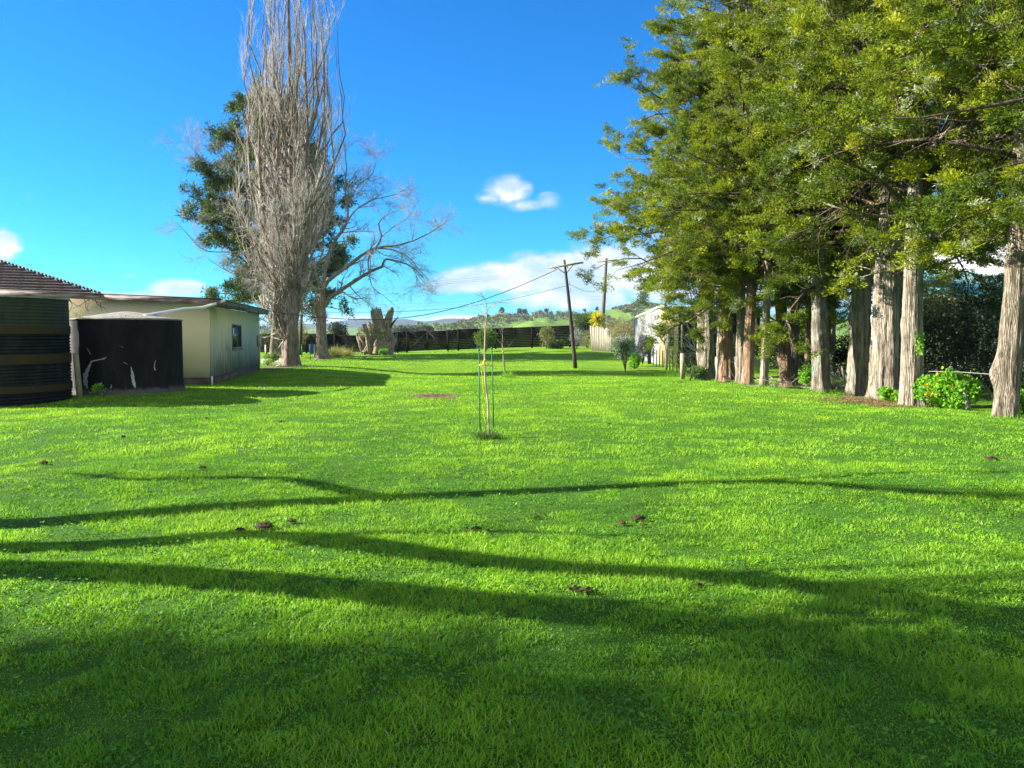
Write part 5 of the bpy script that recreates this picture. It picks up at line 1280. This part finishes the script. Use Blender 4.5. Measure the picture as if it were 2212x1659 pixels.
# needle litter at the tree bases
def litter(name, label, cx, cy, sx, sy, n, mat, size=(.03, .08)):
    c0 = G(cx, cy); mb = MB()
    x = c0[0]+rng.normal(size=n)*sx; y = c0[1]+rng.normal(size=n)*sy; z = gh(x, y)+rng.uniform(.0, .05, n)
    d = np.stack([rng.normal(size=n), rng.normal(size=n), rng.normal(size=n)*.15], 1); ln = rng.uniform(*size, n)
    mb.leaves(np.stack([x, y, z], 1), d, ln, ln*.25, rng.uniform(0, 1, n), True, Nn=np.stack([rng.normal(size=n)*.3, rng.normal(size=n)*.3, np.ones(n)], 1))
    tag(mb.build(name, mat), kind='stuff')
litter('fallen_needles', '', 1885, 868, .75, .55, 5000, M_litter)
litter('fallen_needles', '', 937, 856, .28, .35, 1400, M_litter)
litter('fallen_needles', '', 1955, 878, .45, .3, 1800, M_litter)
litter('fallen_needles', '', 690, 778, 1.0, 1.0, 900, M_litter, (.05, .12))
# clods of turned earth on the lawn
CLODS = [(570,1142,.10,'largest clod, on the left half of the near lawn'),(630,1129,.05,''),(1378,1124,.08,''),(1345,1134,.05,''),(438,1013,.06,''),(95,1003,.07,''),(2140,994,.09,''),(605,913,.06,''),(445,905,.05,''),(1316,917,.05,''),(1272,1281,.06,''),(1030,1145,.05,''),(1160,1120,.03,''),(750,820,.06,''),(290,878,.06,''),(1240,1276,.05,''),(1510,1268,.04,''),(520,1148,.05,''),(265,945,.05,''),(1390,1137,.03,'')]
CL_LAB = ['largest dark clod of earth, left of centre on the near lawn','clod just right of and beyond the largest one','crumbly clod on the near lawn right of centre','small crumb of earth beside the right-of-centre clod','dark clod on the sunlit lawn below the cream shed','dark clod near the left edge of the sunlit lawn','dark clod near the right edge of the lawn','clod on the lawn in front of the poplar','flat dark clod below the black tank','small clod midway right of the staked sapling','brown clod on shaded lawn below centre','clod on the dark shadow line left of centre','tiny clod near centre beyond the shadow line','little clod far back near the shed shadow','small clod in front of the two tanks','crumb left of the brown clod below centre','small brown clod right of centre on the near lawn','clod just left of the largest one','small clod in the thin shadow line at left','tiny crumb nearest the right-of-centre clod']
for (px, py, r, _), lab in zip(CLODS, CL_LAB):
    g = G(px, py); n1, n2 = 14, 9; V = []; 
    rr = np.random.default_rng(int(px))
    for i in range(n2):
        ph = i/(n2-1)*PI/2
        for j in range(n1):
            a = 2*PI*j/n1; q_ = .5*r*(1+rr.normal()*.3); V.append((q_*math.cos(a)*math.cos(ph)*1.5, q_*math.sin(a)*math.cos(ph), q_*math.sin(ph)*.75-.005+.0))
    L = []
    for i in range(n2-1):
        for j in range(n1): L += [i*n1+j, i*n1+(j+1) % n1, (i+1)*n1+(j+1) % n1, (i+1)*n1+j]
    V = np.array(V); V[:, 2] += .015
    mb = MB(); mb.add(V, L, [4]*(len(L)//4)); tag(mb.build('soil_clod', M_soil, None, False, g), lab, 'soil clod', 'clods of earth on the lawn')

# ------------------------------------------------------------------ dead sculptural stump
def stump():
    b = G(822, 766); Y = b[1]
    t = thing('dead_stump', 'huge jagged dead tree stump standing by the black fence', 'stump', b)
    def c(cx, cy, dy=0): return at(700.7+cx*.1232, 638.5+cy*.1232, Y+dy)-b
    body = MB(); S = Y/F*.1232
    def horn(pts, rad, seed, fl=.22, sides=18): body.add(*fluted([c(*p) if len(p) == 3 else c(*p) for p in pts], [r*S for r in rad], sides, 5, fl, 7, seed, 0))
    horn([(900,1040),(930,880,.1),(960,700,.1),(950,520,.0),(930,380),(905,245)], [225,190,140,105,95,88], 1, .25, 26)
    for k in range(9):
        cx_ = 835+k*18; body.tube([c(cx_, 330, -.25+.06*k), c(cx_+rng.normal()*6, 225-rng.uniform(0, 35), -.25+.06*k)], [.07, .012], 6)
    horn([(1060,900,.2),(1080,700),(1090,520),(1130,380),(1170,260),(1180,200)], [110,100,80,62,50,28], 2)
    horn([(820,1000,-.3),(790,850,-.4),(760,720,-.4),(720,600,-.4),(700,510,-.4)], [70,60,50,42,38], 3, .15)
    horn([(740,1010,-.2),(690,880,-.3),(640,780,-.3),(600,700,-.2),(585,650,-.2)], [60,60,48,34,20], 4)
    horn([(985,1050,-.5),(950,950,-.6),(900,860,-.6),(930,770,-.5),(960,700,-.4)], [22,36,42,34,40], 5)
    horn([(1100,1000,.1),(1130,900,.1),(1190,800,.2),(1220,720,.2)], [90,80,60,22], 6)
    horn([(800,640,.2),(790,540,.2),(775,465,.2)], [60,42,26], 7)
    horn([(700,1050,-.5),(705,1000,-.5),(740,900,-.5),(780,830,-.4)], [30,26,24,30], 8, .1)
    body.build('trunk', M_stump, t, True)
    m2 = MB(); m2.tube([c(1150,560,.1), c(1210,470), c(1300,370)], np.array([28,18,6])*S, 7); m2.build('spike', M_limb, t)
    m2 = MB(); p = c(700,508,-.4); m2.tube([p-[0,0,.02], p+[0,-.01,.02]], np.array([37,36])*S, 16); m2.build('sawn_end', M_stumpr, t)
    g = MB(); n = 1500
    pos = np.array([c(x, y, d) for x, y, d in zip(rng.uniform(590, 1110, n), rng.uniform(570, 720, n), rng.uniform(-1.5, -.1, n))])
    ln = rng.uniform(.06, .14, n); g.leaves(pos, rng.normal(size=(n, 3))+[0,0,.4], ln, ln*.4, rng.uniform(0, .8, n), True)
    g.build('ferns', M_olive, t)
stump()
shrub('low_shrub', 'low green groundcover at the foot of the stump', 'plant', G(812, 765), .35, 1.6, M_bush, 1500, (.06, .12), .6, puffs=20)
shrub('low_shrub', 'brighter leafy plant at the right foot of the stump', 'plant', G(830, 767), .45, .9, M_bright, 800, (.06, .12), .6, puffs=14, tl=(0, .6))
shrub('low_shrub', 'dark shaded bush right of the stump', 'shrub', G(858, 762), 1.0, 1.8, M_dark, 2200, (.06, .12), .5, puffs=24)

# ------------------------------------------------------------------ house on the right behind the trees
def teal_house():
    o = np.array([17.2, 33.0, 0.]); t = thing('pale_house', 'two-storey pale house with teal roofs behind the right-hand trees', 'house', o, math.radians(-8))
    mb = MB()
    for k in range(20): mb.box((0, -.012*(k % 2)-.0, k*.15), (13, .2, k*.15+.146))
    mb.box((0, .21, 0), (13, 8, 3.0)); mb.box((3.6, 2.5, 3.4), (12, 8, 6.4)); mb.build('wall', M_house, t)
    mb = MB(); mb.add([(-.5,-1.2,3.05),(13.5,-1.2,3.05),(13.5,3,4.4),(-.5,3,4.4),(-.5,-1.2,3.12),(13.5,-1.2,3.12),(13.5,3,4.47),(-.5,3,4.47)], [0,3,2,1, 4,5,6,7, 0,1,5,4, 1,2,6,5, 2,3,7,6, 3,0,4,7], [4]*6)
    mb.add([(3.2,2,6.4),(12.4,2,6.4),(12.4,8.4,6.4),(3.2,8.4,6.4),(5.5,5.2,7.9),(10,5.2,7.9)], [0,1,5,4, 1,2,5, 2,3,4,5, 3,0,4], [4,3,4,3]); mb.build('roof', M_teal, t)
    mb = MB(); mb.box((-.5, -1.26, 2.9), (13.5, -1.205, 3.1)); mb.build('fascia', M_white, t)
    for x in (1.2, 4.5, 8):
        mb = MB(); mb.box((x, -.05, .9), (x+1.5, -.016, 2.2)); w_ = mb.build('window', M_white, t)
        mb = MB(); mb.box((x+.08, -.06, .98), (x+1.42, -.0505, 2.12)); mb.build('pane', M_glass, w_)
    mb = MB(); mb.box((6, 2.44, 4.5), (7.6, 2.497, 5.8)); w_ = mb.build('window', M_white, t)
    mb = MB(); mb.box((6.08, 2.42, 4.58), (7.52, 2.437, 5.72)); mb.build('pane', M_glass, w_)
teal_house()

# ------------------------------------------------------------------ grass is built last, so it can gather round the tree feet
tag(grass().build('grass', M_grass), kind='stuff')

# ------------------------------------------------------------------ hills
def ridge(name, D, pts, depth, mat, seed, rough=.02, nx=160, nt_=26, ext=0, front=1.0):
    r_ = np.random.default_rng(seed); pts = np.array(pts, float)
    px = np.linspace(pts[0, 0], pts[-1, 0], nx); py = np.interp(px, pts[:, 0], pts[:, 1])
    top = np.array([at(a, b, D) for a, b in zip(px, py)])
    h = np.maximum(top[:, 2], 1.0)
    T = np.linspace(-1, 1, nt_); V = []
    ph = r_.uniform(0, 6, 8)
    for t_ in T:
        s = math.cos(t_*PI/2)**1.4 if abs(t_) < 1 else 0
        y = D+t_*depth
        w1 = 1+rough*8*np.sin(px*.05+ph[0]+t_*3)*(1-abs(1-abs(t_)*2))*.3
        nz_ = rough*h*(np.sin(px*.11+t_*5+ph[1])+np.sin(px*.23-t_*7+ph[2])*.6)*(s*(1-s)*4)
        V.append(np.stack([top[:, 0]*(1+0*t_), np.full(nx, y), h*s*w1**(1-s)+nz_-.6], 1))
    V = np.array(V); 
    i, j = np.meshgrid(np.arange(nx-1), np.arange(nt_-1)); a = (j*nx+i).ravel()
    Q = np.stack([a, a+1, a+nx+1, a+nx], 1)
    o = link(name, mesh_np(name, V.reshape(-1, 3), Q.ravel(), np.full(len(Q), 4), None, True), mat)
    return tag(o, kind='structure'), V
def hillmat(name, a, b, c, sc):
    m, nt, out = newmat(name); f = noise(nt, coords(nt), sc, 6, .6); g = noise(nt, coords(nt), sc*7, 6, .7)
    col = ramp(nt, f, [(.35, a), (.55, b), (.7, c)]); col = mixc(nt, mrange(nt, g, .5, .8), col, a)
    princ(nt, out, col, .95, bump(nt, g, .5, 2.0), spec=.05); return m
M_forest = hillmat('forest_hill', (.012,.022,.016), (.025,.04,.025), (.05,.07,.035), .004)
M_pasture = hillmat('pasture_hill', (.075,.13,.03), (.12,.195,.035), (.17,.25,.05), .02)
M_scrub = hillmat('scrub_hill', (.05,.07,.025), (.12,.14,.05), (.16,.24,.05), .03)
ridge('far_hill', 3000, [(-600,702),(0,699),(200,702),(420,704),(570,705),(650,698),(702,701),(743,693),(783,687),(820,690),(861,690),(878,688),(907,694),(930,694),(973,686),(1010,691),(1060,696),(1400,690),(1800,684),(2300,690),(2900,700)], 500, M_forest, 1, .03)
ridge('mid_hill', 1500, [(560,714),(640,710),(720,709),(800,706),(870,706),(940,704),(1000,708),(1060,714)], 260, M_pasture, 2, .03)
_, HV = ridge('green_hill', 620, [(815,716),(852,706),(895,700),(950,697),(997,694),(1026,687),(1052,683),(1085,680),(1107,683),(1128,681),(1166,677),(1201,679),(1233,677),(1276,673),(1318,667),(1341,666),(1381,655),(1413,663),(1450,668),(1500,672),(1600,680),(1750,684),(1900,690),(2212,696),(2600,712)], 150, M_pasture, 3, .035, 240)
_, KV = ridge('green_knoll', 330, [(1060,716),(1085,711),(1107,704),(1128,695),(1149,691),(1190,696),(1225,703),(1260,709),(1290,716)], 60, M_pasture, 4, .01, 80)
# bush covering parts of the green hill (one mass)
def bush_mass():
    mb = MB(); pxs = np.linspace(815, 2600, 240)
    spots = []
    for lo, hi, ta, tb, n in ((850, 905, -.75, -.45, 60), (895, 1005, -.62, -.40, 60), (1000, 1110, -.70, -.20, 120), (1105, 1250, -.45, -.06, 130), (1255, 1300, -.75, -.5, 60), (1330, 1420, -.35, .1, 220), (1310, 1400, -.85, -.6, 90), (1400, 1700, -.7, .1, 200), (1340, 1470, -.55, -.3, 60)):
        for _ in range(n): spots.append((rng.uniform(lo, hi), rng.uniform(ta, tb)))
    for px, tt in spots:
        i = int(np.clip((px-815)/(2600-815)*239, 0, 238)); f = (tt+1)/2*25; j = int(f); p = HV[j, i]*(1-(f-j))+HV[min(j+1, 25), i]*(f-j)
        h = rng.uniform(1.3, 3.2); n = 40; u = unit(rng.normal(size=(n, 3)))*rng.uniform(.5, 1, n)[:, None]
        pos = p+u*np.array([h*.6, h*.6, h*.5])+[0, 0, h*.45]
        ti = rng.uniform(0, 1)*.6; mb.leaves(pos, u+rng.normal(size=(n, 3))*.5, h*.42, h*.3, np.clip(ti+rng.uniform(0, .4, n), 0, 1))
    return mb
M_hb = leafmat('hill_bush', [(0,(.03,.045,.018)), (.4,(.08,.095,.04)), (.75,(.15,.155,.07)), (1,(.22,.22,.11))], .15)
tag(bush_mass().build('hill_bush', M_hb), kind='stuff')
HT = [(1083,672,14,'ragged pine on the ridge seen through the sapling branches'),(1122,674,15,'tall round tree on the ridge, left of a pair'),(1134,675,13,'smaller round tree on the ridge, right of a pair'),(1181,672,11,'lone dome-shaped tree on the ridge left of the leaning pole'),(1263,671,8,'small tree on the ridge right of the leaning pole'),(1268,690,13,'dark tree on the green slope right of the leaning pole'),(1279,688,15,'taller dark tree on the green slope beside the cordyline'),(1055,684,9,'small tree at the left shoulder of the green ridge'),(1290,668,9,'low tree on the ridge above the cordyline')]
for px, py, hp, lab in HT:
    Yd = 600; c0 = at(px, py+hp*.5, Yd); h = hp*1.1/F*Yd; n = 420
    t = thing('hill_tree', lab, 'tree', c0-[0,0,h*.2], 0, 'trees standing on the green ridge')
    u = unit(rng.normal(size=(n, 3)))*rng.uniform(.4, 1, n)[:, None]; cl = unit(rng.normal(size=(7, 3)))*.24*h; ci = rng.integers(0, 7, n); pos = cl[ci]+u*h*.24+[0, 0, h*.75]
    mb = MB(); mb.leaves(pos, u+rng.normal(size=(n, 3))*.4, h*.16, h*.12, rng.uniform(0, .5, n)); mb.build('crown', M_hb, t)
    mb = MB(); mb.tube([(0,0,-.5), (0,0,h*.6)], [h*.04, h*.03], 6); mb.build('trunk', M_pole, t)
# shelterbelt beyond the fence left of the gates
mb = MB()
for k in range(150):
    p = at(rng.uniform(852, 925), 0, 330+rng.uniform(-6, 14)); p[2] = 0; h = rng.uniform(3.2, 5.0); n = 60
    u = unit(rng.normal(size=(n, 3))); mb.leaves(p+u*[h*.35, h*.35, h*.5]+[0, 0, h*.5], u+rng.normal(size=(n, 3))*.4, h*.25, h*.2, rng.uniform(0, .6, n))
for k in range(110):
    p = at(rng.uniform(925, 1075), 0, 360+rng.uniform(-10, 24)); p[2] = 0; h = rng.uniform(1.3, 2.7); n = 60
    u = unit(rng.normal(size=(n, 3))); mb.leaves(p+u*[h*.45, h*.45, h*.5]+[0, 0, h*.5], u+rng.normal(size=(n, 3))*.4, h*.22, h*.16, rng.uniform(0, .9, n))
tag(mb.build('shelter_trees', M_hb), kind='stuff')

# ------------------------------------------------------------------ haze
def haze():
    m = bpy.data.materials.new('haze'); m.use_nodes = True; nt = m.node_tree; nt.nodes.clear()
    out = nt.nodes.new('ShaderNodeOutputMaterial'); v = nt.nodes.new('ShaderNodeVolumePrincipled')
    v.inputs['Color'].default_value = (.62, .78, 1, 1); v.inputs['Density'].default_value = .00012; v.inputs['Anisotropy'].default_value = .2
    nt.links.new(v.outputs[0], out.inputs['Volume'])
    mb = MB(); mb.box((-7600, -3300, -2), (7600, 7600, 95)); tag(mb.build('haze', m), kind='stuff')
haze()
